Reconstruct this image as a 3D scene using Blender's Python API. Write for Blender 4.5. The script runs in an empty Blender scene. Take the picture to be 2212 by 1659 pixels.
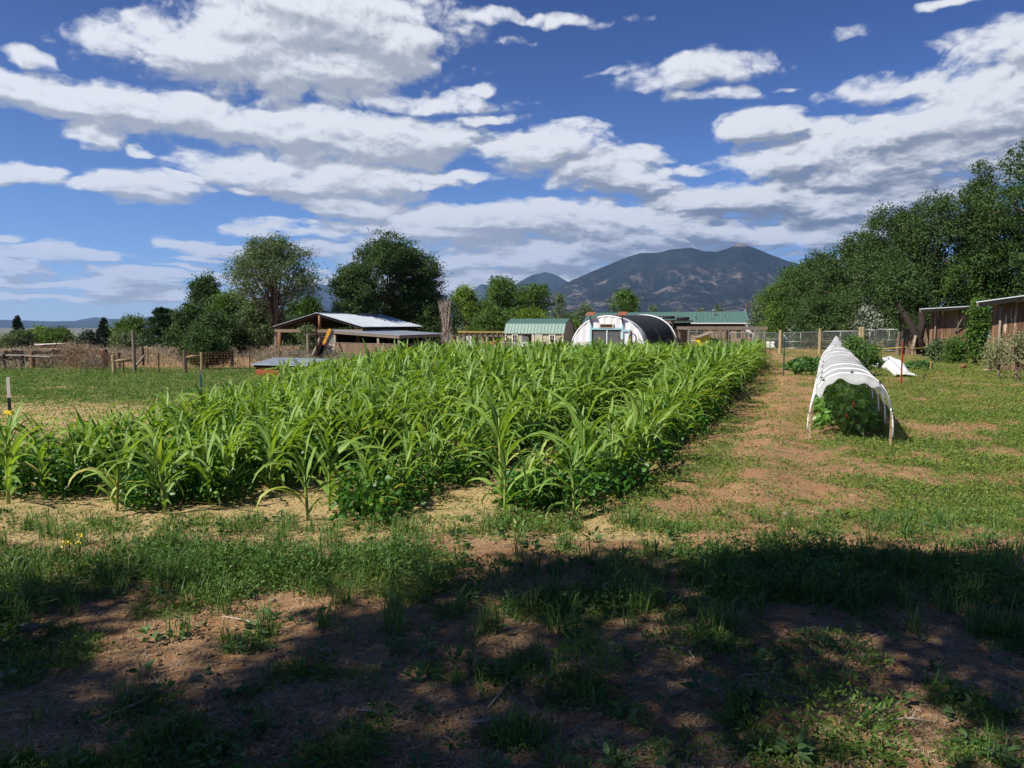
import bpy, math, random
import numpy as np
from mathutils import Vector
random.seed(7)
RNG = np.random.default_rng(11)
S = bpy.context.scene
R = math.radians

# ---------------------------------------------------------------- camera, sky, sun
F = 1597.4            # focal length in units of a 2212 px wide picture
PITCH = math.atan((829.5 - 700) / F)
CAMZ = 1.6
cam = bpy.data.objects.new("camera", bpy.data.cameras.new("camera"))
S.collection.objects.link(cam)
cam.data.sensor_width = 36
cam.data.lens = 36 * F / 2212
cam.data.clip_start = 0.05
cam.data.clip_end = 60000
cam.location = (0, 0, CAMZ)
cam.rotation_euler = (R(90) - PITCH, 0, 0)
S.camera = cam
S.view_settings.view_transform = 'Standard'
S.view_settings.look = 'None'
S.view_settings.exposure = 0.85
S.view_settings.gamma = 1
SUN_EL = R(47)
SUN_DIR = Vector((-0.86, -0.50, 0)).normalized() * math.cos(SUN_EL) + Vector((0, 0, math.sin(SUN_EL)))
sl = bpy.data.lights.new("sun", 'SUN')
sl.energy = 4.7
sl.angle = R(0.6)
sl.color = (1.0, 0.93, 0.82)
so = bpy.data.objects.new("sun", sl)
S.collection.objects.link(so)
so.rotation_euler = (-SUN_DIR).to_track_quat('-Z', 'Y').to_euler()
so.location = (-20, -15, 30)

def ray(px, py):
    x = (px - 1106) / F; yv = (829.5 - py) / F
    c, s = math.cos(PITCH), math.sin(PITCH)
    return np.array([x, c + yv * s, -s + yv * c])

def azel(px, py):
    d = ray(px, py)
    return math.atan2(d[0], d[1]), math.atan2(d[2], math.hypot(d[0], d[1]))

CLOUDS = [  # centre, half sizes (2212 px picture), strength
 (690,30,260,95,1),(590,130,300,75,1),(860,100,100,70,1),(180,215,330,48,1),(450,255,230,45,1),(560,60,120,60,1),
 (60,122,60,20,.8),(205,292,75,30,1),(310,330,45,18,.8),(780,305,250,62,1.1),(610,285,70,40,.9),(560,372,150,45,1),
 (680,390,240,34,1),(820,390,60,20,1),(310,408,115,30,1),(385,388,40,16,.8),(88,386,75,24,1),(8,374,34,14,.9),(500,414,75,13,.9),
 (760,446,130,30,1),(900,222,190,24,.75),(1040,256,80,12,.7),(1030,196,45,14,.6),(960,392,150,15,.8),
 (1190,335,130,50,1),(1300,385,140,40,1),(1240,280,80,22,.65),(1380,340,60,22,.6),(1520,150,165,34,.62),(1450,178,90,22,.6),(1530,212,110,20,.65),
 (1655,276,78,34,1.1),(1740,345,170,40,1.1),(1960,285,260,45,1.05),(2130,250,220,100,1.0),(2000,350,330,65,1.1),(2150,110,150,60,.62),(1980,180,230,30,.55),
 (1600,425,260,45,1),(1440,360,100,14,.7),(1860,440,260,50,1),(1100,474,360,30,1.05),(1370,500,260,48,1.1),(1250,550,380,40,.95),
 (960,560,230,30,.85),(900,505,220,26,1),(620,500,95,17,.9),(470,530,90,17,.8),(430,556,55,12,.8),(400,578,65,8,.8),
 (130,552,125,23,1.1),(6,508,50,12,.9),(40,585,90,18,1.1),(150,622,260,14,1.0),(290,602,120,14,1.1),(260,636,110,10,1.0),(420,650,220,12,.9),(60,655,200,12,.9),(480,600,110,16,.9),
 (1720,505,260,34,.95),(1900,500,160,40,.95),(720,540,160,22,.75),(1060,36,90,16,.5),(1220,42,130,14,.5),(1120,88,60,14,.4),(1820,66,55,20,.42),(1330,150,70,10,.3),
 (1500,585,500,28,1.0),(1100,610,320,24,1.0),(1350,640,500,22,.85),(900,620,300,22,.9),(2060,5,60,12,.6),(1690,190,60,10,.35)]

def build_world():
    w = bpy.data.worlds.new("World"); S.world = w; w.use_nodes = True
    nt = w.node_tree; N = nt.nodes; L = nt.links
    for n in list(N): N.remove(n)
    out = N.new('ShaderNodeOutputWorld'); bg = N.new('ShaderNodeBackground')
    bg.inputs['Strength'].default_value = 0.060
    L.new(bg.outputs[0], out.inputs[0])
    sky = N.new('ShaderNodeTexSky'); sky.sky_type = 'NISHITA'; sky.sun_disc = False
    sky.sun_elevation = SUN_EL
    sky.sun_rotation = math.atan2(SUN_DIR.x, SUN_DIR.y)
    sky.altitude = 2100; sky.air_density = 1.0; sky.dust_density = 0.3; sky.ozone_density = 3.0
    # ---- field group: (az, el, 0) -> cloud thickness
    g = bpy.data.node_groups.new("cloud_field", 'ShaderNodeTree')
    g.interface.new_socket("q", in_out='INPUT', socket_type='NodeSocketVector')
    g.interface.new_socket("field", in_out='OUTPUT', socket_type='NodeSocketFloat')
    g.interface.new_socket("smooth", in_out='OUTPUT', socket_type='NodeSocketFloat')
    gi = g.nodes.new('NodeGroupInput'); go = g.nodes.new('NodeGroupOutput')
    GN, GL = g.nodes, g.links
    def vm(op, a, b=None):
        n = GN.new('ShaderNodeVectorMath'); n.operation = op
        for i, v in enumerate((a, b)):
            if v is None: continue
            if isinstance(v, tuple): n.inputs[i].default_value = v
            else: GL.new(v, n.inputs[i])
        return n
    def mt(op, a, b=None, c=None, clamp=False):
        n = GN.new('ShaderNodeMath'); n.operation = op; n.use_clamp = clamp
        for i, v in enumerate((a, b, c)):
            if v is None: continue
            if isinstance(v, (int, float)): n.inputs[i].default_value = v
            else: GL.new(v, n.inputs[i])
        return n.outputs[0]
    q = gi.outputs[0]
    sep = GN.new('ShaderNodeSeparateXYZ'); GL.new(q, sep.inputs[0])
    den = mt('ADD', mt('MAXIMUM', sep.outputs[1], 0.0), 0.17)
    inv = mt('DIVIDE', 1.0, den)
    lg = mt('LOGARITHM', den, math.e)
    cx = GN.new('ShaderNodeCombineXYZ')
    GL.new(mt('MULTIPLY', sep.outputs[0], 11.0), cx.inputs[0])
    GL.new(mt('MULTIPLY', lg, 8.5), cx.inputs[1])
    def noise(vec, scale, detail, rough, dist=0.0):
        n = GN.new('ShaderNodeTexNoise'); n.inputs['Scale'].default_value = scale
        n.inputs['Detail'].default_value = detail; n.inputs['Roughness'].default_value = rough
        n.inputs['Distortion'].default_value = dist
        GL.new(vec, n.inputs['Vector']); return n
    n1 = noise(cx.outputs[0], 1.1, 7.0, 0.66)
    warp = noise(cx.outputs[0], .7, 3.0, 0.6)
    vo = GN.new('ShaderNodeTexVoronoi'); vo.feature = 'F1'; vo.inputs['Scale'].default_value = 1.9; vo.inputs['Detail'].default_value = 2.0; vo.inputs['Roughness'].default_value = 0.62; vo.inputs['Lacunarity'].default_value = 2.3; vo.normalize = True
    jit = vm('MULTIPLY', vm('SUBTRACT', warp.outputs['Color'], (.5, .5, .5)).outputs[0], (1.6, 1.1, 0)).outputs[0]
    GL.new(vm('ADD', cx.outputs[0], jit).outputs[0], vo.inputs['Vector'])
    wv = vm('MULTIPLY', vm('SUBTRACT', warp.outputs['Color'], (.5, .5, .5)).outputs[0], (0.13, 0.06, 0)).outputs[0]
    qw = vm('ADD', q, wv).outputs[0]
    acc = None
    for (px, py, rx, ry, st) in CLOUDS:
        a, e = azel(px, py)
        a2, _ = azel(px + rx, py); _, e2 = azel(px, py - ry)
        sx, sy = 1.0 / max(1e-3, a2 - a), 1.0 / max(1e-3, e2 - e)
        d = vm('SUBTRACT', qw, (a, e, 0)).outputs[0]
        d = vm('MULTIPLY', d, (sx * .8, sy * .8, 0)).outputs[0]
        d2 = vm('DOT_PRODUCT', d, d).outputs['Value']
        f = mt('MULTIPLY_ADD', d2, -1.0 * (0.45 + .55 * st), st)
        if acc is None: acc = f
        else:
            n = GN.new('ShaderNodeMath'); n.operation = 'SMOOTH_MAX'
            GL.new(acc, n.inputs[0]); GL.new(f, n.inputs[1]); n.inputs[2].default_value = 0.25
            acc = n.outputs[0]
    acc = mt('MAXIMUM', acc, -1.2)
    nz = mt('MULTIPLY', mt('SUBTRACT', n1.outputs['Fac'], 0.5), 3.0)
    nz = mt('ADD', nz, mt('MULTIPLY', mt('SUBTRACT', 0.36, vo.outputs['Distance']), 2.5))
    acc = mt('MINIMUM', mt('MULTIPLY_ADD', acc, 1.35, -0.13), 1.1)
    tot = mt('ADD', acc, nz)
    GL.new(tot, go.inputs[0]); GL.new(acc, go.inputs[1])
    # ---- main
    tc = N.new('ShaderNodeTexCoord')
    sp = N.new('ShaderNodeSeparateXYZ'); L.new(tc.outputs['Generated'], sp.inputs[0])
    def m(op, a, b=None, c=None, clamp=False):
        n = N.new('ShaderNodeMath'); n.operation = op; n.use_clamp = clamp
        for i, v in enumerate((a, b, c)):
            if v is None: continue
            if isinstance(v, (int, float)): n.inputs[i].default_value = v
            else: L.new(v, n.inputs[i])
        return n.outputs[0]
    az = m('ARCTAN2', sp.outputs[0], sp.outputs[1]); el = m('ARCSINE', sp.outputs[2])
    comb = N.new('ShaderNodeCombineXYZ'); L.new(az, comb.inputs[0]); L.new(el, comb.inputs[1])
    def field(off, k=0):
        v = N.new('ShaderNodeVectorMath'); v.operation = 'ADD'; L.new(comb.outputs[0], v.inputs[0]); v.inputs[1].default_value = off
        n = N.new('ShaderNodeGroup'); n.node_tree = g; L.new(v.outputs[0], n.inputs[0]); return n.outputs[k] if k < 2 else n
    fn = field((0, 0, 0), 2); f0 = fn.outputs[0]; fs = fn.outputs[1]; f1 = field((-0.006, 0.009, 0)); f2 = field((-0.012, 0.022, 0), 1)
    def mr(v, a, b, c=0.0, d=1.0, smooth=True):
        n = N.new('ShaderNodeMapRange'); n.interpolation_type = 'SMOOTHSTEP' if smooth else 'LINEAR'
        L.new(v, n.inputs[0])
        for i, x in zip((1, 2, 3, 4), (a, b, c, d)): n.inputs[i].default_value = x
        return n.outputs[0]
    alpha = mr(f0, -0.12, 0.85)
    g1 = mr(m('SUBTRACT', f0, f1), -1.2, 1.2)
    g2 = mr(m('SUBTRACT', fs, f2), -0.55, 0.55)
    thick = mr(f0, 0.3, 2.2)
    lit = m('ADD', m('MULTIPLY', g1, 0.95), m('MULTIPLY', g2, 0.60))
    lit = m('SUBTRACT', lit, m('MULTIPLY', thick, 0.30))
    litc = mr(lit, 0.32, 1.05)
    # grey bases are darker low on the right where the deck is thick
    dark = m('MULTIPLY', mr(az, -0.15, 0.3), mr(el, 0.32, 0.14))
    def mixc(fac, a, b):
        n = N.new('ShaderNodeMix'); n.data_type = 'RGBA'
        if isinstance(fac, float): n.inputs[0].default_value = fac
        else: L.new(fac, n.inputs[0])
        for i, v in ((6, a), (7, b)):
            if isinstance(v, tuple): n.inputs[i].default_value = v + (1,)
            else: L.new(v, n.inputs[i])
        return n.outputs[2]
    grey = mixc(dark, (3.7, 4.0, 4.6), (1.7, 2.05, 2.8))
    white = mixc(mr(el, 0.05, 0.2), (6.6, 7.0, 8.0), (7.9, 8.1, 8.5))
    ccol = mixc(litc, grey, white)
    # clear sky: sky texture, pulled to the deep blue of clear mountain air
    hz = mixc(mr(el, 0.0, 0.45), (0.62, 0.86, 1.22), (0.22, 0.385, 0.77))
    mul = N.new('ShaderNodeMix'); mul.data_type = 'RGBA'; mul.blend_type = 'MULTIPLY'; mul.inputs[0].default_value = 1
    L.new(sky.outputs[0], mul.inputs[6]); L.new(hz, mul.inputs[7])
    # thin veil near the horizon
    veil = m('MULTIPLY', mr(el, 0.10, 0.0), 0.55)
    clear = mixc(veil, mul.outputs[2], (4.2, 5.2, 7.0))
    col = mixc(alpha, clear, ccol)
    L.new(col, bg.inputs[0])
    w.cycles.sampling_method = 'MANUAL'; w.cycles.sample_map_resolution = 512
build_world()

# ---------------------------------------------------------------- noise and terrain
def vnoise(x, y, seed=0):
    x = np.asarray(x, float); y = np.asarray(y, float)
    xi = np.floor(x).astype(np.int64); yi = np.floor(y).astype(np.int64)
    fx = x - xi; fy = y - yi
    fx = fx * fx * (3 - 2 * fx); fy = fy * fy * (3 - 2 * fy)
    def h(a, b):
        v = (a * 374761393 + b * 668265263 + seed * 974634777) & 0x7fffffff
        v = ((v ^ (v >> 13)) * 1274126177) & 0x7fffffff
        v = v ^ (v >> 16)
        return (v & 0xffff) / 65535.0
    a = h(xi, yi); b = h(xi + 1, yi); c = h(xi, yi + 1); d = h(xi + 1, yi + 1)
    return (a * (1 - fx) + b * fx) * (1 - fy) + (c * (1 - fx) + d * fx) * fy
def fbm(x, y, o=4, seed=0, gain=.5):
    s = 0; a = 1; t = 0
    for i in range(o):
        s = s + a * vnoise(np.asarray(x) * 2 ** i + 17.3 * i, np.asarray(y) * 2 ** i - 9.1 * i, seed + i); t += a; a *= gain
    return s / t
def sst(a, b, x):
    t = np.clip((np.asarray(x, float) - a) / (b - a), 0, 1); return t * t * (3 - 2 * t)
ROWK = 0.393
def ridge_u(x, y): return x - (1.95 + ROWK * (y - 6.4))   # distance right of the soil ridge line
def Hs(x, y):
    x = np.asarray(x, float); y = np.asarray(y, float)
    s = 1 - 0.7 * sst(3, 8, x - .1 * np.maximum(y - 10, 0) * .6)
    z = -0.018 * np.clip(y - 5, 0, 300) * s
    r = np.hypot(x, y)
    z = z - 40 * sst(90, 1600, r) 
    return z
def H(x, y):
    x = np.asarray(x, float); y = np.asarray(y, float)
    r = np.hypot(x, y)
    near = 1 - sst(25, 60, r)
    z = Hs(x, y) + near * ((fbm(x * .9, y * .9, 3, 3) - .5) * .09 + (fbm(x * 4, y * 4, 3, 9) - .5) * .03)
    u = ridge_u(x, y)
    on = sst(5.2, 6.4, y) * (1 - sst(20, 26, y))
    rd = np.exp(-((u - .15) / .42) ** 2) * .09 * (0.55 + .9 * fbm(x * 1.6, y * 1.6, 2, 21)) + np.exp(-((u + .75) / .3) ** 2) * .05 + np.exp(-((u - 1.1) / .3) ** 2) * .04
    return z + rd * on
def gz(x, y): return float(H(x, y))
def ground(px, py):
    d = ray(px, py); t = 3.0
    for i in range(400):
        p = d * t
        if CAMZ + p[2] <= float(Hs(p[0], p[1])): break
        t *= 1.01
    return p[0], p[1]
def at(px, py, Y):
    d = ray(px, py); t = Y / d[1]
    return np.array([d[0] * t, Y, CAMZ + d[2] * t])

def in_corn(x, y):
    x = np.asarray(x, float); y = np.asarray(y, float)
    return (x > np.where(y < 9.2, -7.0 + (y - 7.0) * 1.0, -4.8 - .03 * (y - 9.2))) & (x < 0.72 + ROWK * (y - 6)) & (y > 5.95) & (y < np.minimum(31, 21.5 + 1.15 * (x + 4.5)))

def green_density(x, y):
    """how much of the ground is covered by low weeds and grass, 0..1"""
    x = np.asarray(x, float); y = np.asarray(y, float)
    n = fbm(x * 1.1, y * 1.3, 4, 31); n2 = fbm(x * 3.1, y * 3.3, 3, 41)
    patch = sst(.50, .63, n * .4 + n2 * .6)
    base = np.zeros_like(n)
    yy = y + .25 * (n2 - .5) * 3
    fore = patch * np.where(y < 3.9, .95, .9)
    band = sst(3.85, 4.3, yy + .22 * np.sin(x * 1.3)) * (1 - sst(4.85, 5.35, yy))
    base = np.maximum(fore, band * sst(.36, .5, n * .5 + n2 * .5) * 1.0)
    mid = np.where(y < 6.6, .6, .85) * sst(.40, .58, n2) * sst(5.2, 5.8, y) + .25 * sst(.45, .6, n) * sst(5.2, 5.8, y)
    base = np.where(y > 5.4, np.maximum(mid, .25 * patch), base)
    u = ridge_u(x, y)
    lawn = sst(.9, 2.4, u) * sst(4.6, 6.4, y)
    base = base * (1 - lawn) + lawn * (.35 + .65 * sst(.36, .56, n * .5 + n2 * .5))
    dirt = np.exp(-((u - .2) / .8) ** 2) * sst(5.3, 6.2, y) * (1 - sst(24, 32, y))
    base = base * (1 - .6 * dirt)
    # left field
    lf = (1 - sst(-5.4, -4.9, x)) * sst(8, 9.5, y)
    straw = lf * (1 - sst(15.0, 19.0, y + 5 * (n - .5)))
    base = base * (1 - lf) + lf * (1 - .60 * straw / np.maximum(lf, 1e-3)) * .95
    far = sst(34, 40, y) * (x < 8)
    base = base * (1 - .7 * far)
    base = np.where(in_corn(x, y), .22, base)
    base = base * (1 - sst(90, 140, y))
    # worn spots beside the tunnel
    for (cx, cy, rx, ry) in ((6.6, 11.2, .35, 1.0), (6.3, 9.3, .45, .35), (4.0, 8.0, .7, .5), (5.6, 7.7, .5, .35), (7.0, 7.2, .6, .25), (3.4, 9.0, .5, .6)):
        base = base * (1 - .8 * np.exp(-((x - cx) / rx) ** 2 - ((y - cy) / ry) ** 2))
    return np.clip(base, 0, 1)
def straw_density(x, y):
    x = np.asarray(x, float); y = np.asarray(y, float)
    n = fbm(x * 1.2, y * 1.2, 3, 51)
    lf = (1 - sst(-5.4, -4.9, x)) * sst(7.5, 9.5, y)
    a = lf * (1 - sst(15.0, 20.0, y + 5 * (n - .5))) * .9
    wr = np.exp(-((y - (21.0 + .12 * (x + 20)*2)) / .9) ** 2) * lf * sst(.4, .55, n)
    wr2 = .6*np.exp(-((y - 19) / .8) ** 2) * lf * sst(.5, .6, n)
    c = np.where(in_corn(x, y), .8, 0)
    edge = .8 * np.exp(-((y - 5.75) / .5) ** 2) * (x < 1.3) * sst(.45, .58, n)
    o = np.maximum(.12, .4 * np.exp(-((ridge_u(x, y) + .9) / .5) ** 2)) * sst(.45, .6, n) * sst(5.3, 6, y) * (y < 34)
    return np.clip(np.maximum.reduce([a, wr, wr2, c, edge, o]), 0, 1)

# ---------------------------------------------------------------- mesh builders
class MB:
    """collects geometry, then makes ONE mesh; every vertex carries two numbers, rnd and rib"""
    def __init__(s): s.v = []; s.f = []; s.n = 0; s.a = []; s.b = []
    def raw(s, verts, faces, rnd=None, rib=None):
        verts = np.asarray(verts, float).reshape(-1, 3)
        k = len(verts)
        for fc in faces: s.f.append(([len(fc)], np.asarray(fc, np.int64) + s.n))
        s.v.append(verts); s.n += k
        s.a.append(np.full(k, random.random() if rnd is None else rnd) if np.isscalar(rnd) or rnd is None else np.asarray(rnd, float))
        s.b.append(np.zeros(k) if rib is None else np.asarray(rib, float))
    def batch(s, verts, tmpl, rnd=None, rib=None):
        """verts (N,k,3); tmpl = list of faces on the k vertices"""
        verts = np.asarray(verts, float); n, k = verts.shape[:2]
        if n == 0: return
        cnt = np.tile(np.array([len(t) for t in tmpl], np.int64), n)
        idx = np.concatenate([np.asarray(t, np.int64) for t in tmpl])
        idx = (idx[None, :] + (np.arange(n) * k)[:, None] + s.n).reshape(-1)
        s.f.append((cnt, idx)); s.v.append(verts.reshape(-1, 3)); s.n += n * k
        r = RNG.random(n) if rnd is None else np.broadcast_to(np.asarray(rnd, float), (n,))
        s.a.append(np.repeat(r, k))
        s.b.append(np.zeros(n * k) if rib is None else np.tile(np.asarray(rib, float), n))
    def hexa(s, p, rnd=None):
        s.raw(p, [(0, 3, 2, 1), (4, 5, 6, 7), (0, 1, 5, 4), (1, 2, 6, 5), (2, 3, 7, 6), (3, 0, 4, 7)], rnd)
    def box(s, c, size, ang=0, tilt=0, rnd=None):
        """box with centre of base c, size (x, y, z), turned about z"""
        x, y, z = size[0] / 2, size[1] / 2, size[2]
        ca, sa = math.cos(ang), math.sin(ang)
        P = []
        for zz in (0, z):
            for (a, b) in ((-x, -y), (x, -y), (x, y), (-x, y)):
                a2 = a + tilt * zz
                P.append((c[0] + a2 * ca - b * sa, c[1] + a2 * sa + b * ca, c[2] + zz))
        s.hexa(P, rnd)
    def beam(s, a, b, w, h, up=(0, 0, 1), rnd=None):
        a = np.array(a, float); b = np.array(b, float); d = b - a; L = np.linalg.norm(d); d = d / max(L, 1e-9)
        u = np.array(up, float)
        if abs(d @ u) > .95: u = np.array([0, 1.0, 0])
        r = np.cross(d, u); r /= np.linalg.norm(r); u = np.cross(r, d)
        P = []
        for q in (a, b):
            for (i, j) in ((-1, -1), (1, -1), (1, 1), (-1, 1)): P.append(q + r * i * w / 2 + u * j * h / 2)
        s.hexa(P, rnd)
    def tube(s, pts, rad, n=8, rnd=None, cap=True):
        pts = np.asarray(pts, float); m = len(pts)
        rad = np.full(m, rad) if np.isscalar(rad) else np.asarray(rad, float)
        t = np.gradient(pts, axis=0); t /= np.maximum(np.linalg.norm(t, axis=1, keepdims=True), 1e-9)
        ref = np.array([0, 0, 1.0]) if abs(t[0][2]) < .9 else np.array([1.0, 0, 0])
        V = []
        u = np.cross(t[0], ref); u /= np.linalg.norm(u)
        for i in range(m):
            u = u - t[i] * (u @ t[i]); u /= np.linalg.norm(u); w = np.cross(t[i], u)
            for k in range(n):
                a = 2 * math.pi * k / n
                V.append(pts[i] + rad[i] * (math.cos(a) * u + math.sin(a) * w))
        fs = [(i * n + k, i * n + (k + 1) % n, (i + 1) * n + (k + 1) % n, (i + 1) * n + k) for i in range(m - 1) for k in range(n)]
        if cap: fs += [tuple(range(n))[::-1], tuple(range((m - 1) * n, m * n))]
        s.raw(V, fs, rnd)
    def sheet(s, P, nu, nv, thick=.01, amp=0, ribs=0, rnd=None):
        """curved grid from a function P(u,v)->xyz, given real thickness"""
        V = []; 
        for j in range(nv + 1):
            for i in range(nu + 1): V.append(P(i / nu, j / nv))
        V = np.array(V, float)
        G = V.reshape(nv + 1, nu + 1, 3)
        du = np.gradient(G, axis=1); dv = np.gradient(G, axis=0)
        nn = np.cross(du, dv); nn /= np.maximum(np.linalg.norm(nn, axis=2, keepdims=True), 1e-9)
        B = (G - nn * thick).reshape(-1, 3); k = len(V); w = nu + 1
        fs = []
        for j in range(nv):
            for i in range(nu):
                a = j * w + i; fs.append((a, a + 1, a + w + 1, a + w)); fs.append((a + k, a + w + k, a + w + 1 + k, a + 1 + k))
        for i in range(nu):
            fs.append((i, i + k, i + 1 + k, i + 1)); a = nv * w + i; fs.append((a, a + 1, a + 1 + k, a + k))
        for j in range(nv):
            a = j * w; fs.append((a, a + w, a + w + k, a + k)); a = j * w + nu; fs.append((a, a + k, a + w + k, a + w))
        s.raw(np.vstack([V, B]), fs, rnd)
    def arrays(s):
        return np.concatenate(s.v), np.concatenate([np.asarray(c) for c, _ in s.f]), np.concatenate([i for _, i in s.f]), np.concatenate(s.a), np.concatenate(s.b)
    def mesh(s, name, mats, origin=(0, 0, 0), smooth=False):
        V, cnt, idx, a, b = s.arrays()
        return mk_mesh(name, V - np.asarray(origin, float), cnt, idx, a, b, mats, smooth)

def mk_mesh(name, V, cnt, idx, a, b, mat, smooth=False):
    me = bpy.data.meshes.new(name)
    me.vertices.add(len(V)); me.vertices.foreach_set('co', V.astype(np.float32).ravel())
    me.loops.add(len(idx)); me.loops.foreach_set('vertex_index', idx.astype(np.int32))
    me.polygons.add(len(cnt))
    st = np.concatenate([[0], np.cumsum(cnt)[:-1]]).astype(np.int32)
    me.polygons.foreach_set('loop_start', st)
    try: me.polygons.foreach_set('loop_total', cnt.astype(np.int32))
    except Exception: pass
    me.polygons.foreach_set('use_smooth', np.full(len(cnt), smooth, bool))
    for nm, arr in (('rnd', a), ('rib', b)):
        at_ = me.attributes.new(nm, 'FLOAT', 'POINT'); at_.data.foreach_set('value', arr.astype(np.float32))
    me.update(calc_edges=True)
    me.materials.append(mat)
    return me

ORG = {}
def link(o, parent=None):
    S.collection.objects.link(o)
    if parent is not None: o.parent = parent
    return o
def tag(o, label=None, cat=None, group=None, kind=None):
    if label: o['label'] = label
    if cat: o['category'] = cat
    if group: o['group'] = group
    if kind: o['kind'] = kind
    return o
def thing(name, loc, label, cat, group=None):
    o = bpy.data.objects.new(name, None); o.empty_display_size = .2
    o.location = loc; link(o); ORG[o.name] = np.array(loc, float)
    return tag(o, label, cat, group)
def part(name, mb, mat, parent, smooth=False, label=None):
    org = ORG[parent.name]
    o = bpy.data.objects.new(name, mb.mesh(name, mat, org, smooth)); link(o, parent); ORG[o.name] = org
    if label: o['label'] = label
    return o
def solo(name, mb, mat, loc=(0, 0, 0), label=None, cat=None, group=None, kind=None, smooth=False):
    o = bpy.data.objects.new(name, mb.mesh(name, mat, loc, smooth)); o.location = loc; link(o); ORG[o.name] = np.array(loc, float)
    return tag(o, label, cat, group, kind)

# ---------------------------------------------------------------- materials
def newmat(name):
    m = bpy.data.materials.new(name); m.use_nodes = True
    nt = m.node_tree
    for n in list(nt.nodes): nt.nodes.remove(n)
    out = nt.nodes.new('ShaderNodeOutputMaterial')
    return m, nt, out
def nn(nt, t, **kw):
    n = nt.nodes.new(t)
    for k, v in kw.items():
        if k.startswith('i_'): n.inputs[k[2:].replace('_', ' ')].default_value = v
        else: setattr(n, k, v)
    return n
def attr(nt, name): return nn(nt, 'ShaderNodeAttribute', attribute_name=name).outputs['Fac']
def mix(nt, fac, a, b, mode='MIX'):
    n = nt.nodes.new('ShaderNodeMix'); n.data_type = 'RGBA'; n.blend_type = mode
    if isinstance(fac, (int, float)): n.inputs[0].default_value = fac
    else: nt.links.new(fac, n.inputs[0])
    for i, v in ((6, a), (7, b)):
        if isinstance(v, tuple): n.inputs[i].default_value = (v + (1,))[:4]
        else: nt.links.new(v, n.inputs[i])
    return n.outputs[2]
def rng(nt, v, a, b, c=0., d=1.):
    n = nt.nodes.new('ShaderNodeMapRange'); nt.links.new(v, n.inputs[0])
    for i, x in zip((1, 2, 3, 4), (a, b, c, d)): n.inputs[i].default_value = x
    return n.outputs[0]
def noi(nt, scale, detail=4, rough=.55, coord='Object', sc=None, dist=0):
    tc = nt.nodes.new('ShaderNodeTexCoord'); n = nt.nodes.new('ShaderNodeTexNoise')
    v = tc.outputs[coord]
    if sc:
        mp = nt.nodes.new('ShaderNodeMapping'); mp.inputs['Scale'].default_value = sc; nt.links.new(v, mp.inputs[0]); v = mp.outputs[0]
    nt.links.new(v, n.inputs['Vector']); n.inputs['Scale'].default_value = scale; n.inputs['Detail'].default_value = detail
    n.inputs['Roughness'].default_value = rough; n.inputs['Distortion'].default_value = dist
    return n.outputs['Fac']
def principled(nt, out, col, rough=.7, metal=0., spec=.4, bump=None, bstr=.3, bdist=.02):
    p = nt.nodes.new('ShaderNodeBsdfPrincipled')
    if isinstance(col, tuple): p.inputs['Base Color'].default_value = (col + (1,))[:4]
    else: nt.links.new(col, p.inputs['Base Color'])
    if isinstance(rough, (int, float)): p.inputs['Roughness'].default_value = rough
    else: nt.links.new(rough, p.inputs['Roughness'])
    p.inputs['Metallic'].default_value = metal; p.inputs['Specular IOR Level'].default_value = spec
    if bump is not None:
        b = nt.nodes.new('ShaderNodeBump'); b.inputs['Strength'].default_value = bstr; b.inputs['Distance'].default_value = bdist
        nt.links.new(bump, b.inputs['Height']); nt.links.new(b.outputs[0], p.inputs['Normal'])
    if out is not None: nt.links.new(p.outputs[0], out.inputs[0])
    return p
def leafmat(name, c0, c1, transl=.35, rough=.5, spec=.35, rib=None, tcol=None, c2=None):
    m, nt, out = newmat(name)
    r = attr(nt, 'rnd'); col = mix(nt, r, c0, c1)
    if c2: col = mix(nt, rng(nt, r, .975, .99), col, c2)
    n = noi(nt, 1.3, 3); col = mix(nt, rng(nt, n, .3, .7, 0, .35), col, tuple(x * .6 for x in c0))
    if rib: col = mix(nt, rng(nt, attr(nt, 'rib'), .72, 1.0, 0, .8), col, rib)
    p = principled(nt, None, col, rough, 0, spec)
    t = nt.nodes.new('ShaderNodeBsdfTranslucent')
    tc = mix(nt, 1.0, col, tcol or (1.3, 1.35, .5), 'MULTIPLY'); nt.links.new(tc, t.inputs[0])
    mx = nt.nodes.new('ShaderNodeMixShader'); mx.inputs[0].default_value = transl
    nt.links.new(p.outputs[0], mx.inputs[1]); nt.links.new(t.outputs[0], mx.inputs[2]); nt.links.new(mx.outputs[0], out.inputs[0])
    return m
def wood(name, c0, c1, sc=(14, 14, 1.2), rough=.85, c2=None, thr=.6):
    m, nt, out = newmat(name)
    col = mix(nt, attr(nt, 'rnd'), c0, c1)
    n = noi(nt, 2.2, 6, .65, sc=sc, dist=.4)
    col = mix(nt, rng(nt, n, .35, .7, 0, .7), col, tuple(x * .35 for x in c0))
    if c2:
        n2 = noi(nt, 1.4, 5, .6, sc=(5, 5, .8)); col = mix(nt, rng(nt, n2, thr, thr + .08), col, c2)
    principled(nt, out, col, rough, 0, .2, bump=n, bstr=.5, bdist=.01)
    return m
def plain(name, c, rough=.6, metal=0, var=.25, sc=3., spec=.4, bstr=.0):
    m, nt, out = newmat(name)
    n = noi(nt, sc, 5, .6); col = mix(nt, rng(nt, n, .3, .75, 0, var), c, tuple(x * .45 for x in c))
    r2 = attr(nt, 'rnd'); col = mix(nt, rng(nt, r2, 0, 1, 0, .25), col, tuple(x * .7 for x in c))
    principled(nt, out, col, rough, metal, spec, bump=n if bstr else None, bstr=bstr)
    return m

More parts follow.
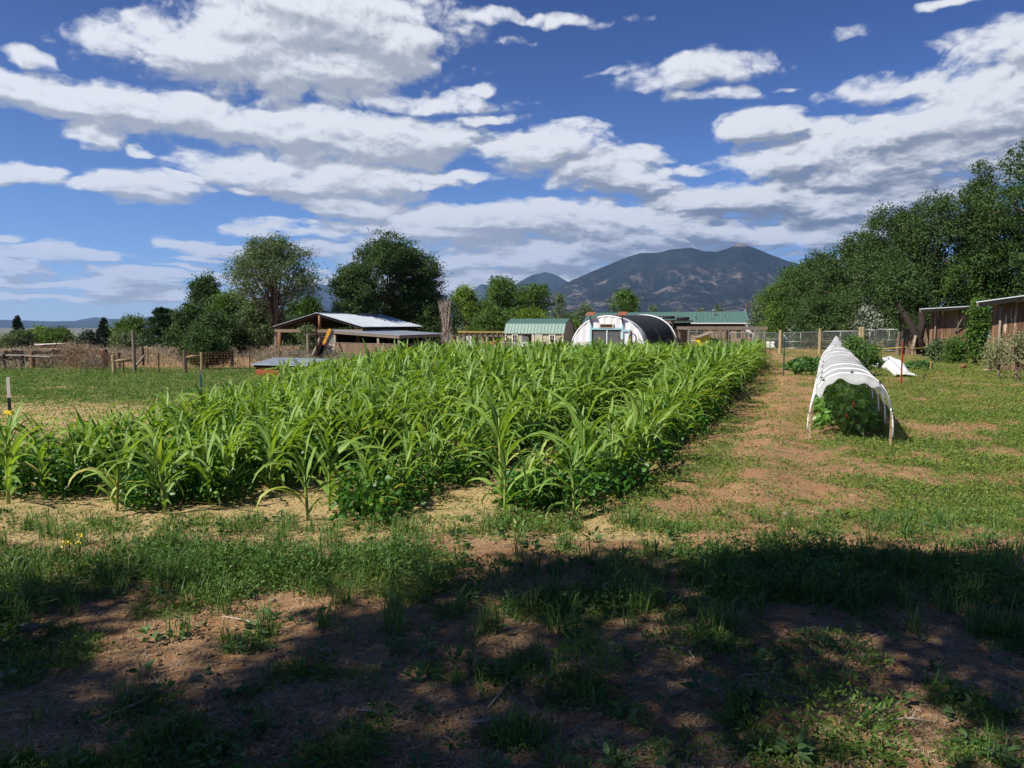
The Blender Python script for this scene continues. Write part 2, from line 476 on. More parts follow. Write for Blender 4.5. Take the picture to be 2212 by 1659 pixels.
M = {}
M['corn'] = leafmat('corn_leaf', (.09, .195, .026), (.215, .345, .052), .36, .5, .28, rib=(.40, .52, .22), tcol=(1.5, 1.5, .4), c2=(.50, .46, .14))
M['cornstalk'] = leafmat('corn_stalk', (.20, .30, .06), (.34, .40, .10), .15, .5)
M['bean'] = leafmat('bean_leaf', (.03, .105, .012), (.075, .20, .022), .30, .45, .4, c2=(.35, .36, .03))
M['weed'] = leafmat('weed_leaf', (.065, .135, .024), (.155, .245, .045), .25, .6, .25, c2=(.30, .26, .07))
M['alfalfa'] = leafmat('alfalfa_leaf', (.050, .12, .026), (.12, .215, .045), .25, .6, .25)
M['pasture'] = leafmat('pasture_leaf', (.060, .145, .026), (.135, .235, .05), .3, .6, .2, c2=(.4, .34, .14))
M['broad'] = leafmat('broad_weed_leaf', (.05, .11, .035), (.10, .18, .06), .25, .55, .3)
M['grass'] = leafmat('grass_blade', (.06, .14, .03), (.14, .24, .055), .3, .5, .3, c2=(.42, .36, .14))
M['lawn'] = leafmat('lawn_leaf', (.095, .155, .022), (.235, .28, .052), .3, .6, .25, c2=(.36, .30, .10))
M['straw'] = leafmat('straw', (.50, .35, .12), (.72, .56, .25), .2, .7, .2, tcol=(1.1, 1, .7))
M['twig'] = plain('twig', (.40, .32, .23), .8)
M['elm'] = leafmat('tree_leaf_dark', (.022, .055, .016), (.085, .145, .042), .25, .6, .2)
M['elm2'] = leafmat('tree_leaf_mid', (.045, .105, .018), (.115, .20, .04), .28, .6, .2)
M['bright'] = leafmat('tree_leaf_bright', (.085, .17, .018), (.19, .27, .035), .32, .55, .3)
M['grey'] = leafmat('tree_leaf_greygreen', (.065, .11, .045), (.145, .20, .085), .22, .6, .3)
M['silver'] = leafmat('leaf_silver', (.17, .21, .15), (.30, .34, .25), .2, .6, .3, tcol=(1.1, 1.1, .8))
M['spruce'] = leafmat('spruce_needle', (.022, .042, .030), (.045, .075, .045), .1, .6, .3)
M['pine'] = leafmat('pine_needle', (.028, .072, .034), (.062, .12, .052), .12, .6, .3)
M['sage'] = leafmat('sagebrush_leaf', (.20, .19, .14), (.33, .30, .22), .15, .8, .1, tcol=(1.1, 1, .8))
M['chamisa'] = leafmat('dry_bush_twig', (.24, .18, .13), (.38, .29, .20), .1, .8, .1, tcol=(1, 1, .8))
M['squash'] = leafmat('squash_leaf', (.045, .12, .028), (.095, .20, .05), .3, .5, .35)
M['pepper'] = leafmat('pepper_leaf', (.06, .15, .02), (.13, .26, .04), .3, .4, .5)
M['dryleaf'] = leafmat('dry_weed', (.12, .16, .07), (.30, .28, .16), .2, .7, .2)
M['bark'] = wood('bark', (.12, .09, .07), (.17, .13, .10), (6, 6, 1))
M['darkbark'] = wood('dark_bark', (.03, .022, .018), (.045, .034, .027), (6, 6, 1))
M['palebark'] = wood('pale_bark', (.42, .36, .31), (.52, .45, .38), (6, 6, 1))
M['greywood'] = wood('weathered_wood', (.20, .165, .13), (.32, .27, .21))
M['brownwood'] = wood('brown_boards', (.17, .115, .08), (.26, .19, .13))
M['oldwood'] = wood('reddish_old_boards', (.105, .055, .034), (.25, .15, .09), sc=(10, 10, .7), c2=(.55, .46, .36), thr=.575)
M['darkwood'] = wood('dark_old_boards', (.026, .018, .013), (.06, .04, .03))
M['postwood'] = wood('fence_post_wood', (.30, .23, .13), (.40, .31, .18))
M['log'] = wood('orange_log', (.24, .115, .045), (.32, .16, .07))
M['redwood'] = wood('red_stained_boards', (.28, .065, .03), (.38, .095, .045))
M['lumber'] = wood('new_lumber', (.62, .40, .12), (.70, .48, .18))
M['palewood'] = wood('pale_pallet_wood', (.55, .47, .38), (.70, .62, .52))
M['tin'] = plain('galvanised_roof', (.56, .61, .66), .42, .25, .35, 1.5)
M['greenroof'] = plain('green_metal_roof', (.085, .165, .14), .5, .1, .15, 1.2)
M['greenroof2'] = plain('pale_green_metal_roof', (.11, .195, .165), .55, .05, .15, 1.2)
M['cream'] = plain('cream_siding', (.42, .40, .29), .8)
M['trim'] = plain('white_paint', (.76, .73, .64), .6)
M['stucco'] = plain('tan_stucco', (.36, .27, .17), .9)
M['adobe'] = plain('adobe_wall', (.42, .19, .10), .9)
M['white'] = plain('white_plastic', (.80, .80, .80), .45, var=.1)
M['pipe'] = plain('galvanised_pipe', (.27, .28, .28), .4, .5)
M['turq'] = plain('turquoise_paint', (.25, .46, .52), .6)
M['tpost_green'] = plain('green_post_paint', (.04, .13, .10), .6)
M['tpost_red'] = plain('rust_red_post_paint', (.42, .07, .03), .6)
M['black'] = plain('black_rubber', (.02, .02, .022), .8)
M['glass'] = plain('window_glass', (.03, .035, .045), .12, spec=.8)
M['yellow'] = plain('yellow_paint', (.72, .58, .03), .5)
M['ylogun'] = plain('yellow_orange_metal', (.70, .36, .05), .5)
M['orange'] = plain('orange_tarp', (.55, .13, .03), .6)
M['rope'] = plain('yellow_rope', (.70, .55, .10), .8)
M['rust'] = plain('rusty_metal', (.20, .075, .04), .8)
M['stone'] = plain('stone', (.21, .165, .13), .9, var=.5, sc=6, bstr=.4)
M['redpepper'] = plain('red_pepper', (.45, .02, .01), .25)
M['bin'] = plain('dark_green_plastic', (.04, .12, .08), .5)
M['flower'] = plain('yellow_flower', (.80, .62, .03), .6)
M['fluff'] = plain('seed_fluff', (.65, .65, .62), .9)

def fabric(name, col, tr, tl, wv=.0):
    m, nt, out = newmat(name)
    n = noi(nt, 5, 4); c = mix(nt, rng(nt, n, .3, .7, 0, .3), col, tuple(x * .85 for x in col))
    d = principled(nt, None, c, .7, 0, .2, bump=n, bstr=.5, bdist=.03)
    t = nt.nodes.new('ShaderNodeBsdfTranslucent'); nt.links.new(c, t.inputs[0])
    x = nt.nodes.new('ShaderNodeBsdfTransparent')
    m1 = nt.nodes.new('ShaderNodeMixShader'); m1.inputs[0].default_value = tl
    m2 = nt.nodes.new('ShaderNodeMixShader'); m2.inputs[0].default_value = tr
    nt.links.new(d.outputs[0], m1.inputs[1]); nt.links.new(t.outputs[0], m1.inputs[2])
    nt.links.new(m1.outputs[0], m2.inputs[1]); nt.links.new(x.outputs[0], m2.inputs[2]); nt.links.new(m2.outputs[0], out.inputs[0])
    return m
M['rowcover'] = fabric('row_cover_fabric', (.76, .78, .80), .27, .62)
M['cover2'] = fabric('white_sheet_fabric', (.78, .78, .78), .0, .25)
M['film'] = fabric('greenhouse_film', (.72, .74, .77), .04, .20)
M['shade'] = fabric('black_shade_cloth', (.035, .037, .042), .03, .1)
M['screen'] = fabric('grey_screen', (.10, .11, .12), .25, .1)

def ground_mat():
    m, nt, out = newmat('ground_soil_and_turf')
    geo = 'Object'
    n1 = noi(nt, .55, 5); n2 = noi(nt, 7, 6, .65); n3 = noi(nt, 38, 5, .7); n4 = noi(nt, 1.9, 4)
    soil = mix(nt, rng(nt, n2, .3, .7), (.225, .125, .062), (.375, .24, .13))
    soil = mix(nt, rng(nt, n3, .45, .75, 0, .55), soil, (.135, .075, .038))
    soil = mix(nt, rng(nt, n4, .5, .7, 0, .6), soil, (.29, .145, .065))
    turf = mix(nt, rng(nt, n2, .35, .65), (.06, .095, .022), (.17, .165, .05))
    turf = mix(nt, rng(nt, n1, .4, .65, 0, .6), turf, (.19, .155, .06))
    turf = mix(nt, rng(nt, n3, .5, .75, 0, .6), turf, (.16, .11, .06))
    st = mix(nt, rng(nt, n3, .35, .65), (.25, .175, .08), (.50, .395, .20))
    g = attr(nt, 'rnd'); s = attr(nt, 'rib')
    def thr(v, n, w=.25):
        a = nt.nodes.new('ShaderNodeMath'); a.operation = 'ADD'; nt.links.new(v, a.inputs[0])
        b = nt.nodes.new('ShaderNodeMath'); b.operation = 'MULTIPLY_ADD'; nt.links.new(n, b.inputs[0]); b.inputs[1].default_value = 1.0; b.inputs[2].default_value = -.5
        nt.links.new(b.outputs[0], a.inputs[1]); return rng(nt, a.outputs[0], .5 - w / 2, .5 + w / 2)
    col = mix(nt, thr(g, n2), soil, turf)
    col = mix(nt, thr(s, n2), col, st)
    # far valley floor
    tc = nt.nodes.new('ShaderNodeTexCoord'); sep = nt.nodes.new('ShaderNodeVectorMath'); sep.operation = 'LENGTH'
    nt.links.new(tc.outputs['Object'], sep.inputs[0])
    far = rng(nt, sep.outputs['Value'], 90, 260)
    nf = noi(nt, .004, 6, .6, sc=(1, 1.0, 1)); 
    fc = mix(nt, rng(nt, nf, .42, .6), (.19, .17, .10), (.07, .085, .05))
    col = mix(nt, far, col, fc)
    b = nt.nodes.new('ShaderNodeMath'); b.operation = 'ADD'; nt.links.new(n2, b.inputs[0]); nt.links.new(n3, b.inputs[1])
    principled(nt, out, col, .95, 0, .12, bump=b.outputs[0], bstr=.9, bdist=.03)
    return m
M['ground'] = ground_mat()

# ---------------------------------------------------------------- ground sheet
def build_ground():
    r = np.concatenate([np.arange(.4, 12, .035), 12 * 1.022 ** np.arange(0, 335)])
    r = r[r < 15000]
    a = np.concatenate([np.radians(np.arange(-48, 48, .22)), np.radians(np.arange(48, 312, 3.0))])
    A, RR = np.meshgrid(a, r); X = RR * np.sin(A); Y = RR * np.cos(A)
    Z = H(X, Y)
    k = len(a); n = len(r)
    V = np.stack([X, Y, Z], -1).reshape(-1, 3)
    V = np.vstack([V, [[0, 0, float(H(0, 0))]]])
    i, j = np.meshgrid(np.arange(n - 1), np.arange(k), indexing='ij'); j2 = (j + 1) % k
    q = np.stack([i * k + j, (i + 1) * k + j, (i + 1) * k + j2, i * k + j2], -1).reshape(-1, 4)
    t = np.stack([np.full(k, n * k), np.arange(k), (np.arange(k) + 1) % k], -1)
    cnt = np.concatenate([np.full(len(q), 4), np.full(k, 3)]); idx = np.concatenate([q.ravel(), t.ravel()])
    g = green_density(V[:, 0], V[:, 1]); s = straw_density(V[:, 0], V[:, 1])
    me = mk_mesh('ground', V, cnt, idx, g, s, M['ground'], True)
    # wind faces upward
    me.update()
    if me.polygons[10].normal.z < 0: me.flip_normals()
    o = link(bpy.data.objects.new('ground', me)); tag(o, kind='structure')
build_ground()

# ---------------------------------------------------------------- mountains and hills
def mountain(name, prof, dist, depth, mat, seed, rough=.1, foot=-60, nx=260, ny=110, spur=.35):
    """prof: silhouette (px, py) in the picture, built as a real ridge 'dist' metres away, its slope falling 'depth' metres toward us"""
    px = np.array([p[0] for p in prof], float); py = np.array([p[1] for p in prof], float)
    xs = np.linspace(px[0], px[-1], nx); ys = np.interp(xs, px, py)
    ys = np.convolve(np.pad(ys, 1, mode='edge'), np.ones(3) / 3, 'valid')
    ys = ys + (fbm(xs / 14, xs * 0, 5, seed, .65) - .5) * 5.0 * rough * 10
    t = np.linspace(-.35, 1, ny)
    D = [ray(x, y) for x, y in zip(xs, ys)]
    XX = np.zeros((ny, nx)); YY = XX.copy(); ZZ = XX.copy()
    for i, d in enumerate(D):
        sc = dist / d[1]; top = CAMZ + d[2] * sc
        dx = d[0] / d[1]
        yy = dist - t * depth
        XX[:, i] = dx * dist + (dx * yy - dx * dist); YY[:, i] = yy
        prf = np.where(t > 0, (1 - t) ** 1.25, 1 + t * .9)
        ZZ[:, i] = foot + (top - foot) * prf
    hgt = np.maximum(ZZ - foot, 0)
    s = 9.0 / dist
    w = fbm(XX * s * .7, YY * s * .7, 3, seed + 5) * 1.6
    rid = 1 - np.abs(2 * fbm(XX * s + w, YY * s * .55 + w, 5, seed + 9) - 1)
    rid2 = 1 - np.abs(2 * fbm(XX * s * 3.2 + w, YY * s * 2 + w, 4, seed + 19) - 1)
    fade = np.clip(np.abs(t[:, None]) * 3.0, 0, 1)
    ZZ = ZZ + hgt * spur * ((rid - 1.0) * 1.5 + (rid2 - 1.0) * .8) * fade * (1 - .2 * np.clip(t[:, None], 0, 1))
    V = np.stack([XX, YY, ZZ], -1).reshape(-1, 3)
    i, j = np.meshgrid(np.arange(ny - 1), np.arange(nx - 1), indexing='ij')
    q = np.stack([i * nx + j, (i + 1) * nx + j, (i + 1) * nx + j + 1, i * nx + j + 1], -1).reshape(-1, 4)
    rock = (rid * .6 + rid2 * .4).reshape(-1)  # ridge-to-gully value that drives the painted relief shading
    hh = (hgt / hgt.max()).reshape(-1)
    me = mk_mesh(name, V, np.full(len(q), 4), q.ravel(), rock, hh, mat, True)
    if me.polygons[len(q) // 2].normal.z < 0: me.flip_normals()
    return tag(link(bpy.data.objects.new(name, me)), kind='structure')
def mount_mat(name, forest, forest2, rockc, rthr=.56, top=True):
    m, nt, out = newmat(name)
    n1 = noi(nt, .0022, 7, .62); n2 = noi(nt, .010, 9, .72, sc=(1, .5, 1.0)); n3 = noi(nt, .0009, 4)
    col = mix(nt, rng(nt, n2, .35, .65), forest, forest2)
    a = nt.nodes.new('ShaderNodeMath'); a.operation = 'MULTIPLY_ADD'; nt.links.new(n2, a.inputs[0]); a.inputs[1].default_value = .75
    nt.links.new(rng(nt, n1, 0, 1, -.1, .4), a.inputs[2])
    rk = rng(nt, a.outputs[0], rthr, rthr + .09)
    hb = rng(nt, attr(nt, 'rib'), .12, .3); hb2 = rng(nt, attr(nt, 'rib'), .72, .55)
    k = nt.nodes.new('ShaderNodeMath'); k.operation = 'MULTIPLY'; nt.links.new(hb, k.inputs[0]); nt.links.new(hb2, k.inputs[1])
    k2 = nt.nodes.new('ShaderNodeMath'); k2.operation = 'MULTIPLY'; nt.links.new(k.outputs[0], k2.inputs[0]); nt.links.new(rk, k2.inputs[1])
    col = mix(nt, k2.outputs[0], col, rockc)
    col = mix(nt, rng(nt, attr(nt, 'rnd'), .82, .62, 0, .75), col, (.008, .014, .014))  # gullies painted darker, standing in for relief shading the sun leaves flat
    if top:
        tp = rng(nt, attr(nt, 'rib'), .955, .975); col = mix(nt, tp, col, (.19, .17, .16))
    principled(nt, out, col, 1.0, 0, .05, bump=n2, bstr=1.0, bdist=70)
    return m
M['mount'] = mount_mat('mountain_forest_rock', (.011, .020, .024), (.030, .038, .038), (.21, .175, .16), .54)  # forest tones kept dark so the colour carries the cloud shade
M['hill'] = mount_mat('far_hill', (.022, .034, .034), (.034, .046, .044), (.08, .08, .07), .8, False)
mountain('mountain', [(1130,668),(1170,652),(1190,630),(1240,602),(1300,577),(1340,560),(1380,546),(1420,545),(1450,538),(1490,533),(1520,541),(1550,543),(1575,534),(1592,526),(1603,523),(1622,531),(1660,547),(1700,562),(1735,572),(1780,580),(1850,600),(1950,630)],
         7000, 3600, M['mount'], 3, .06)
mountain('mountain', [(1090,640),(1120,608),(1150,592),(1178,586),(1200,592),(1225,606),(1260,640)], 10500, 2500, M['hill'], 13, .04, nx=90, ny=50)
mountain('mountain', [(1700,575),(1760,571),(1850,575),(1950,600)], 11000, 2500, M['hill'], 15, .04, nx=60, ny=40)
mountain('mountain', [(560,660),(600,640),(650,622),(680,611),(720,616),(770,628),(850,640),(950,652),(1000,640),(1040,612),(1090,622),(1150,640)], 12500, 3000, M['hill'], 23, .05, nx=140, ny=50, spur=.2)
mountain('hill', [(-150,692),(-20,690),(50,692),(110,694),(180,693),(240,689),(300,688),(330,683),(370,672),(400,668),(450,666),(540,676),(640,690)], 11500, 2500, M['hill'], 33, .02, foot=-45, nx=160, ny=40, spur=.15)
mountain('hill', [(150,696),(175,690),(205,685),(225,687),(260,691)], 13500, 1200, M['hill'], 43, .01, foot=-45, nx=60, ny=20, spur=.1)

# ---------------------------------------------------------------- foliage helpers
QUAD = [(0, 1, 2, 3)]
LEAF6 = [(0, 1, 2, 3), (0, 3, 4, 5)]
BLADE = [(0, 1, 3, 2), (2, 3, 4)]
def unit(v): return v / np.maximum(np.linalg.norm(v, axis=-1, keepdims=True), 1e-9)
def rdir(n, zb=0.0):
    v = RNG.normal(size=(n, 3)); v[:, 2] += zb; return unit(v)
def add_leaves(mb, P, L, W, dirs=None, rnd=None, fold=.0, six=False):
    n = len(P)
    if n == 0: return
    d = rdir(n) if dirs is None else dirs
    w = unit(np.cross(d, rdir(n))); nrm = np.cross(d, w)
    L = np.broadcast_to(L, (n,))[:, None]; W = np.broadcast_to(W, (n,))[:, None]
    if six:
        V = np.stack([P, P + d * L * .25 + w * W * .5 + nrm * W * fold, P + d * L * .62 + w * W * .38 + nrm * W * fold, P + d * L,
                      P + d * L * .62 - w * W * .38 + nrm * W * fold, P + d * L * .25 - w * W * .5 + nrm * W * fold], 1)
        mb.batch(V, LEAF6, rnd)
    else:
        V = np.stack([P, P + d * L * .45 + w * W * .5, P + d * L, P + d * L * .45 - w * W * .5], 1)
        mb.batch(V, QUAD, rnd)
def add_blades(mb, P, L, W, lean, rnd=None, phi=None):
    n = len(P)
    if n == 0: return
    phi = RNG.uniform(0, 2 * np.pi, n) if phi is None else phi
    h = np.stack([np.cos(phi), np.sin(phi), np.zeros(n)], 1); s = np.stack([-np.sin(phi), np.cos(phi), np.zeros(n)], 1)
    L = np.broadcast_to(L, (n,))[:, None]; W = np.broadcast_to(W, (n,))[:, None]; lean = np.broadcast_to(lean, (n,))[:, None]
    up = np.array([0, 0, 1.0])
    m_ = P + up * L * .55 + h * L * lean * .25; t = P + up * L * (1 - .35 * lean) + h * L * lean * .8
    V = np.stack([P - s * W / 2, P + s * W / 2, m_ - s * W * .4, m_ + s * W * .4, t], 1)
    mb.batch(V, BLADE, rnd)

# ---------------------------------------------------------------- trees
def crown_points(lobes, n, cl=.45, shell=.55, clus=None):
    """leaf positions: small clusters spread over the outer part of every lobe. lobes: (x,y,z,rx,ry,rz)"""
    lb = np.array(lobes, float)
    w = (lb[:, 3] * lb[:, 5]) ** 1.0; w /= w.sum()
    nc = clus or max(30, n // 45)
    li = RNG.choice(len(lb), nc, p=w)
    d = rdir(nc, .25); rr = shell + (1 - shell) * RNG.random(nc) ** .6
    c = lb[li, :3] + d * lb[li, 3:6] * rr[:, None]
    ci = RNG.integers(0, nc, n); sz = RNG.uniform(.5, 1.3, nc)
    off = RNG.normal(size=(n, 3)) * (cl * .5) * sz[ci][:, None]; off[:, 2] *= .7
    return c[ci] + off, c, li, RNG.random(nc)[ci]
def lobes_in(cx, cy, z0, z1, rad, nl, shape=1.0, low=.25):
    L = []
    Hh = z1 - z0
    L.append((cx, cy, z0 + Hh * .5, rad * .6, rad * .6, Hh * .46))
    for i in range(nl):
        t = random.random() ** .8; a = random.random() * 2 * math.pi
        z = z0 + Hh * (.12 + .72 * t)
        prof = math.sqrt(max(0, 1 - ((t - low) / (1 - low)) ** 2)) if t > low else .75 + .25 * t / low
        q = rad * prof * (.55 + .3 * random.random()) * shape
        s = rad * (.26 + .2 * random.random())
        L.append((cx + q * math.cos(a), cy + q * math.sin(a), z, s, s, s * (.75 + .3 * random.random())))
    return L
def trunk_mb(base, lobes, r0, fork=.35, n=9, lean=(0, 0), side=True):
    mb = MB(); base = np.array(base, float)
    top = np.array([np.mean([l[0] for l in lobes]), np.mean([l[1] for l in lobes]), max(l[2] for l in lobes)])
    fk = base + (top - base) * fork + np.array([lean[0], lean[1], 0])
    mid = (base + fk) / 2 + np.array([random.uniform(-.1, .1), random.uniform(-.1, .1), 0])
    mb.tube([base - [0, 0, .2], base + (mid - base) * .15, mid, fk], [r0 * 1.5, r0 * 1.1, r0 * .9, r0 * .7], n)
    mb.tube([fk, fk + (top - fk) * .5 + [random.uniform(-.3, .3), 0, 0], top], [r0 * .7, r0 * .45, r0 * .12], n - 2)
    for l in lobes[1:]:
        p = np.array(l[:3]); s = fk + (top - fk) * random.uniform(0, .55)
        m1 = s + (p - s) * .5 + np.array([0, 0, -.12 * np.linalg.norm(p - s)])
        mb.tube([s, m1, p], [r0 * .38, r0 * .24, r0 * .06], 6)
        for k in range(2):
            e = p + rdir(1, .4)[0] * np.array(l[3:6]) * .9
            mb.tube([p + (m1 - p) * .4, (p + e) / 2, e], [r0 * .12, r0 * .07, r0 * .03], 4)
    return mb
def tree(name, px, top, d, halfpx, mat, label, n=9000, leaf=.16, low=.02, nl=16, bark='bark', group=None, cl=.6, shell=.5, cat='tree', shape=1.0, trunk_r=None, z_low=None, basey=None, fork=.3, lw=.55):
    dr = ray(px, 700); x = dr[0] / dr[1] * d; y = d
    zb = gz(x, y) if basey is None else basey
    zt = at(px, top, d)[2]; rad = halfpx / F * d
    hh = zt - zb; z0 = zb + hh * low if z_low is None else z_low
    L = lobes_in(x, y, z0, zt, rad, nl, shape)
    P, c, li, cr = crown_points(L, n, cl, shell)
    P[:, 2] = np.maximum(P[:, 2], H(P[:, 0], P[:, 1]) + .05) 
    t = thing(name, (x, y, zb), label, cat, group)
    mb = MB(); ln = leaf * RNG.uniform(.6, 1.3, n)
    rr = np.clip(cr * .6 + RNG.random(n) * .4, 0, 1)
    add_leaves(mb, P, ln, ln * lw, dirs=rdir(n, -.2), rnd=rr)
    part('crown', mb, M[mat], t)
    part('trunk', trunk_mb((x, y, zb), L, trunk_r or max(.05, hh * .022), fork), M[bark], t, True)
    return t
def conifer(name, px, top, d, halfpx, mat, label, n=5000, leaf=.25, tiers=9, group=None, droop=.25, power=.9, low=.04):
    dr = ray(px, 700); x = dr[0] / dr[1] * d; y = d; zb = gz(x, y); zt = at(px, top, d)[2]; hh = zt - zb; rad = halfpx / F * d
    t = thing(name, (x, y, zb), label, 'conifer', group)
    nb = tiers * 9; tt = np.sort(RNG.random(nb)) * (1 - low) + low; phi = RNG.uniform(0, 2 * np.pi, nb)
    rb = rad * (1 - tt) ** power * RNG.uniform(.7, 1.12, nb)
    bi = RNG.integers(0, nb, n); u = RNG.random(n) ** .6
    r = rb[bi] * u; z = zb + hh * tt[bi] - droop * r * .6 + .12 * hh * (1 - tt[bi]) * 0 + RNG.normal(size=n) * hh * .012
    sp = phi[bi] + RNG.normal(size=n) * .16
    P = np.stack([x + r * np.cos(sp), y + r * np.sin(sp), np.maximum(z, zb + .05)], 1)
    dd = unit(np.stack([np.cos(sp), np.sin(sp), RNG.normal(size=n) * .4 + .15], 1) + RNG.normal(size=(n, 3)) * .35)
    mb = MB(); ln = leaf * RNG.uniform(.6, 1.3, n)
    # filled top spire
    m = n // 12; tz = RNG.random(m) ** .7; P2 = np.stack([x + RNG.normal(size=m) * .05 * (1.4 - tz) * rad, y + RNG.normal(size=m) * .05 * (1.4 - tz) * rad, zb + hh * (.3 + .7 * tz)], 1)
    add_leaves(mb, np.vstack([P, P2]), np.concatenate([ln, ln[:m]]), .3 * np.concatenate([ln, ln[:m]]), dirs=np.vstack([dd, rdir(m, .8)]))
    part('crown', mb, M[mat], t)
    tb = MB(); tb.tube([(x, y, zb - .2), (x, y, zb + hh * .5), (x, y, zt - hh * .03)], [hh * .03, hh * .018, .01], 7)
    for i in range(0, nb, 3):
        tb.tube([(x, y, zb + hh * tt[i]), (x + rb[i] * .85 * math.cos(phi[i]), y + rb[i] * .85 * math.sin(phi[i]), zb + hh * tt[i] - droop * rb[i] * .5)], [.04, .012], 4)
    part('trunk', tb, M['bark'], t)
    return t

GR = 'row of tall dark trees along the right side'
tree('elm_tree', 2275, 225, 44, 165, 'elm', 'tallest dark green tree cut by the right picture edge behind the nearer shack', 70000, .16, .03, 26, group=GR, cl=.5)
tree('elm_tree', 2106, 325, 48, 55, 'elm', 'narrow dark treetop poking up beside the tallest tree at far right', 16000, .15, .03, 12, group=GR, cl=.5)
tree('elm_tree', 2150, 400, 47, 120, 'elm2', 'mid green tree crown hanging directly behind the tall shrub between the two shacks', 26000, .14, .05, 18, group=GR, cl=.5)
tree('elm_tree', 2020, 398, 49, 135, 'elm', 'broad dark tree rising behind the farther plank shack', 40000, .16, .03, 24, group=GR, cl=.55)
tree('elm_tree', 1925, 440, 51, 125, 'elm', 'rounded dark tree with leaning trunk left of the farther plank shack', 36000, .16, .04, 22, group=GR, cl=.55)
tree('elm_tree', 1845, 492, 56, 110, 'elm', 'dark tree standing behind the pair of wooden gate posts', 30000, .17, .02, 20, group=GR, cl=.6)
tree('elm_tree', 1775, 532, 62, 92, 'elm', 'dark tree at the left end of the tall row, above the pointed tunnel tip', 24000, .18, .02, 18, group=GR, cl=.6)
tree('elm_tree', 1712, 572, 70, 68, 'elm2', 'lighter green tree just left of the tall dark row', 18000, .2, .02, 14, cl=.7)
tree('elm_tree', 1655, 630, 78, 42, 'grey', 'small grey green tree right of the green roofed house end', 8000, .2, .02, 9, cl=.7)
tree('elm_tree', 1690, 650, 74, 40, 'bright', 'low yellowish green tree between the house end and the tall dark row', 9000, .2, .02, 9, cl=.7)
tree('elm_tree', 1942, 570, 43.6, 55, 'elm', 'low dark leafy tree shading the plank fence beside the leaning trunk', 16000, .14, .42, 12, cl=.5)
tree('elm_tree', 1800, 640, 57, 95, 'elm', 'low dark undergrowth tree behind the chain link gates', 18000, .16, 0, 14, cl=.6)
tree('elm_tree', 2215, 560, 46, 120, 'elm', 'low dark tree directly behind the nearer shack roof', 18000, .14, .1, 14, cl=.5)
tree('olive_shrub', 1752, 668, 58, 42, 'silver', 'silvery grey shrub left of the pointed tunnel tip behind the gates', 6000, .16, 0, 9, cat='shrub', cl=.5)
tree('olive_shrub', 1880, 660, 50, 36, 'silver', 'silvery grey shrub behind the paired wooden gate posts', 5000, .15, .1, 8, cat='shrub', cl=.5)
tree('olive_shrub', 2105, 690, 43, 20, 'silver', 'small silvery shrub seen between the two shacks', 1500, .15, 0, 5, cat='shrub', cl=.4)

tree('elm_tree', 1985, 668, 47.5, 60, 'elm', 'low dark foliage behind the dark plank fence beside the farther shack', 12000, .14, 0, 12, cl=.5)
# middle distance
tree('elm_tree', 1080, 590, 95, 70, 'elm2', 'bushy green tree left part of clump behind the green roofed shed', 16000, .26, .02, 16, cl=.8)
tree('elm_tree', 1143, 600, 92, 58, 'elm2', 'bushy green tree directly behind the green roofed shed', 13000, .26, .02, 14, cl=.8)
tree('elm_tree', 1005, 612, 88, 42, 'bright', 'yellow green tree behind the bare pale tree', 10000, .24, .02, 12, cl=.7)
tree('elm_tree', 1150, 660, 82, 45, 'bright', 'low bright green tree above the right half of the shed roof', 8000, .22, .02, 10, cl=.7)
tree('elm_tree', 1060, 660, 80, 55, 'elm2', 'low green tree above the lumber rack', 9000, .22, .02, 12, cl=.7)
tree('elm_tree', 1340, 618, 120, 46, 'elm2', 'rounded olive green tree rising behind the hoop greenhouse', 9000, .3, .02, 11, cl=.9)
tree('elm_tree', 1262, 655, 125, 34, 'grey', 'small grey green tree between the shed and the rounded tree', 5000, .3, .02, 8, cl=.9)
tree('elm_tree', 1210, 632, 105, 14, 'grey', 'thin half dead tree with pale limbs right of the shed', 1500, .25, .45, 6, bark='palebark', cl=.7)
tree('elm_tree', 1235, 668, 130, 36, 'elm', 'low dark tree mass between the shed and greenhouse', 5000, .3, .02, 8, cl=.9)
tree('poplar_sapling', 1240, 683, 66, 12, 'bright', 'bright lime green sapling in the gap between shed and greenhouse', 3500, .15, .05, 8, cl=.35, cat='tree')
for px, tp, hw, lb in ((1413, 654, 9, 'leftmost of the small treetops above the long green roof'), (1550, 653, 12, 'pair-leaning small treetop above the right half of the long green roof'), (1513, 663, 8, 'smallest treetop above the long green roof'), (1465, 668, 12, 'wide low treetop above the middle of the long green roof')):
    tree('elm_tree', px, tp, 130, hw, 'grey', lb, 1500, .3, .02, 5, cl=.6)

# left group
tree('cottonwood_tree', 598, 505, 56, 92, 'grey', 'tall airy grey green tree with dark forking limbs beside the open barn', 32000, .15, .33, 34, cl=.62, shell=.25, fork=.22, shape=1.12, trunk_r=.24, lw=.5)
tree('cottonwood_tree', 835, 505, 66, 118, 'elm', 'large dense dark tree rising behind the barn roof', 60000, .17, .12, 30, cl=.55, shell=.35)
tree('cottonwood_tree', 908, 562, 68, 98, 'elm', 'dark rounded tree joined to the right side of the large dense tree', 42000, .17, .05, 20, cl=.55, shell=.35)
tree('cottonwood_tree', 765, 570, 58, 62, 'elm', 'dark leafy tree at the left of the large dense tree above the barn ridge', 16000, .17, .25, 14, cl=.5)
tree('cottonwood_tree', 850, 640, 72, 110, 'elm', 'low dark tree just behind the barn and its lean-to', 24000, .17, .02, 16, cl=.55)
tree('elm_tree', 452, 580, 70, 50, 'elm', 'dark tree with two small peaks at the left of the airy tree', 16000, .2, .02, 14, cl=.55)
tree('elm_tree', 418, 655, 66, 55, 'elm', 'low dark tree at the left end of the large green clump', 12000, .2, .02, 12, cl=.55)
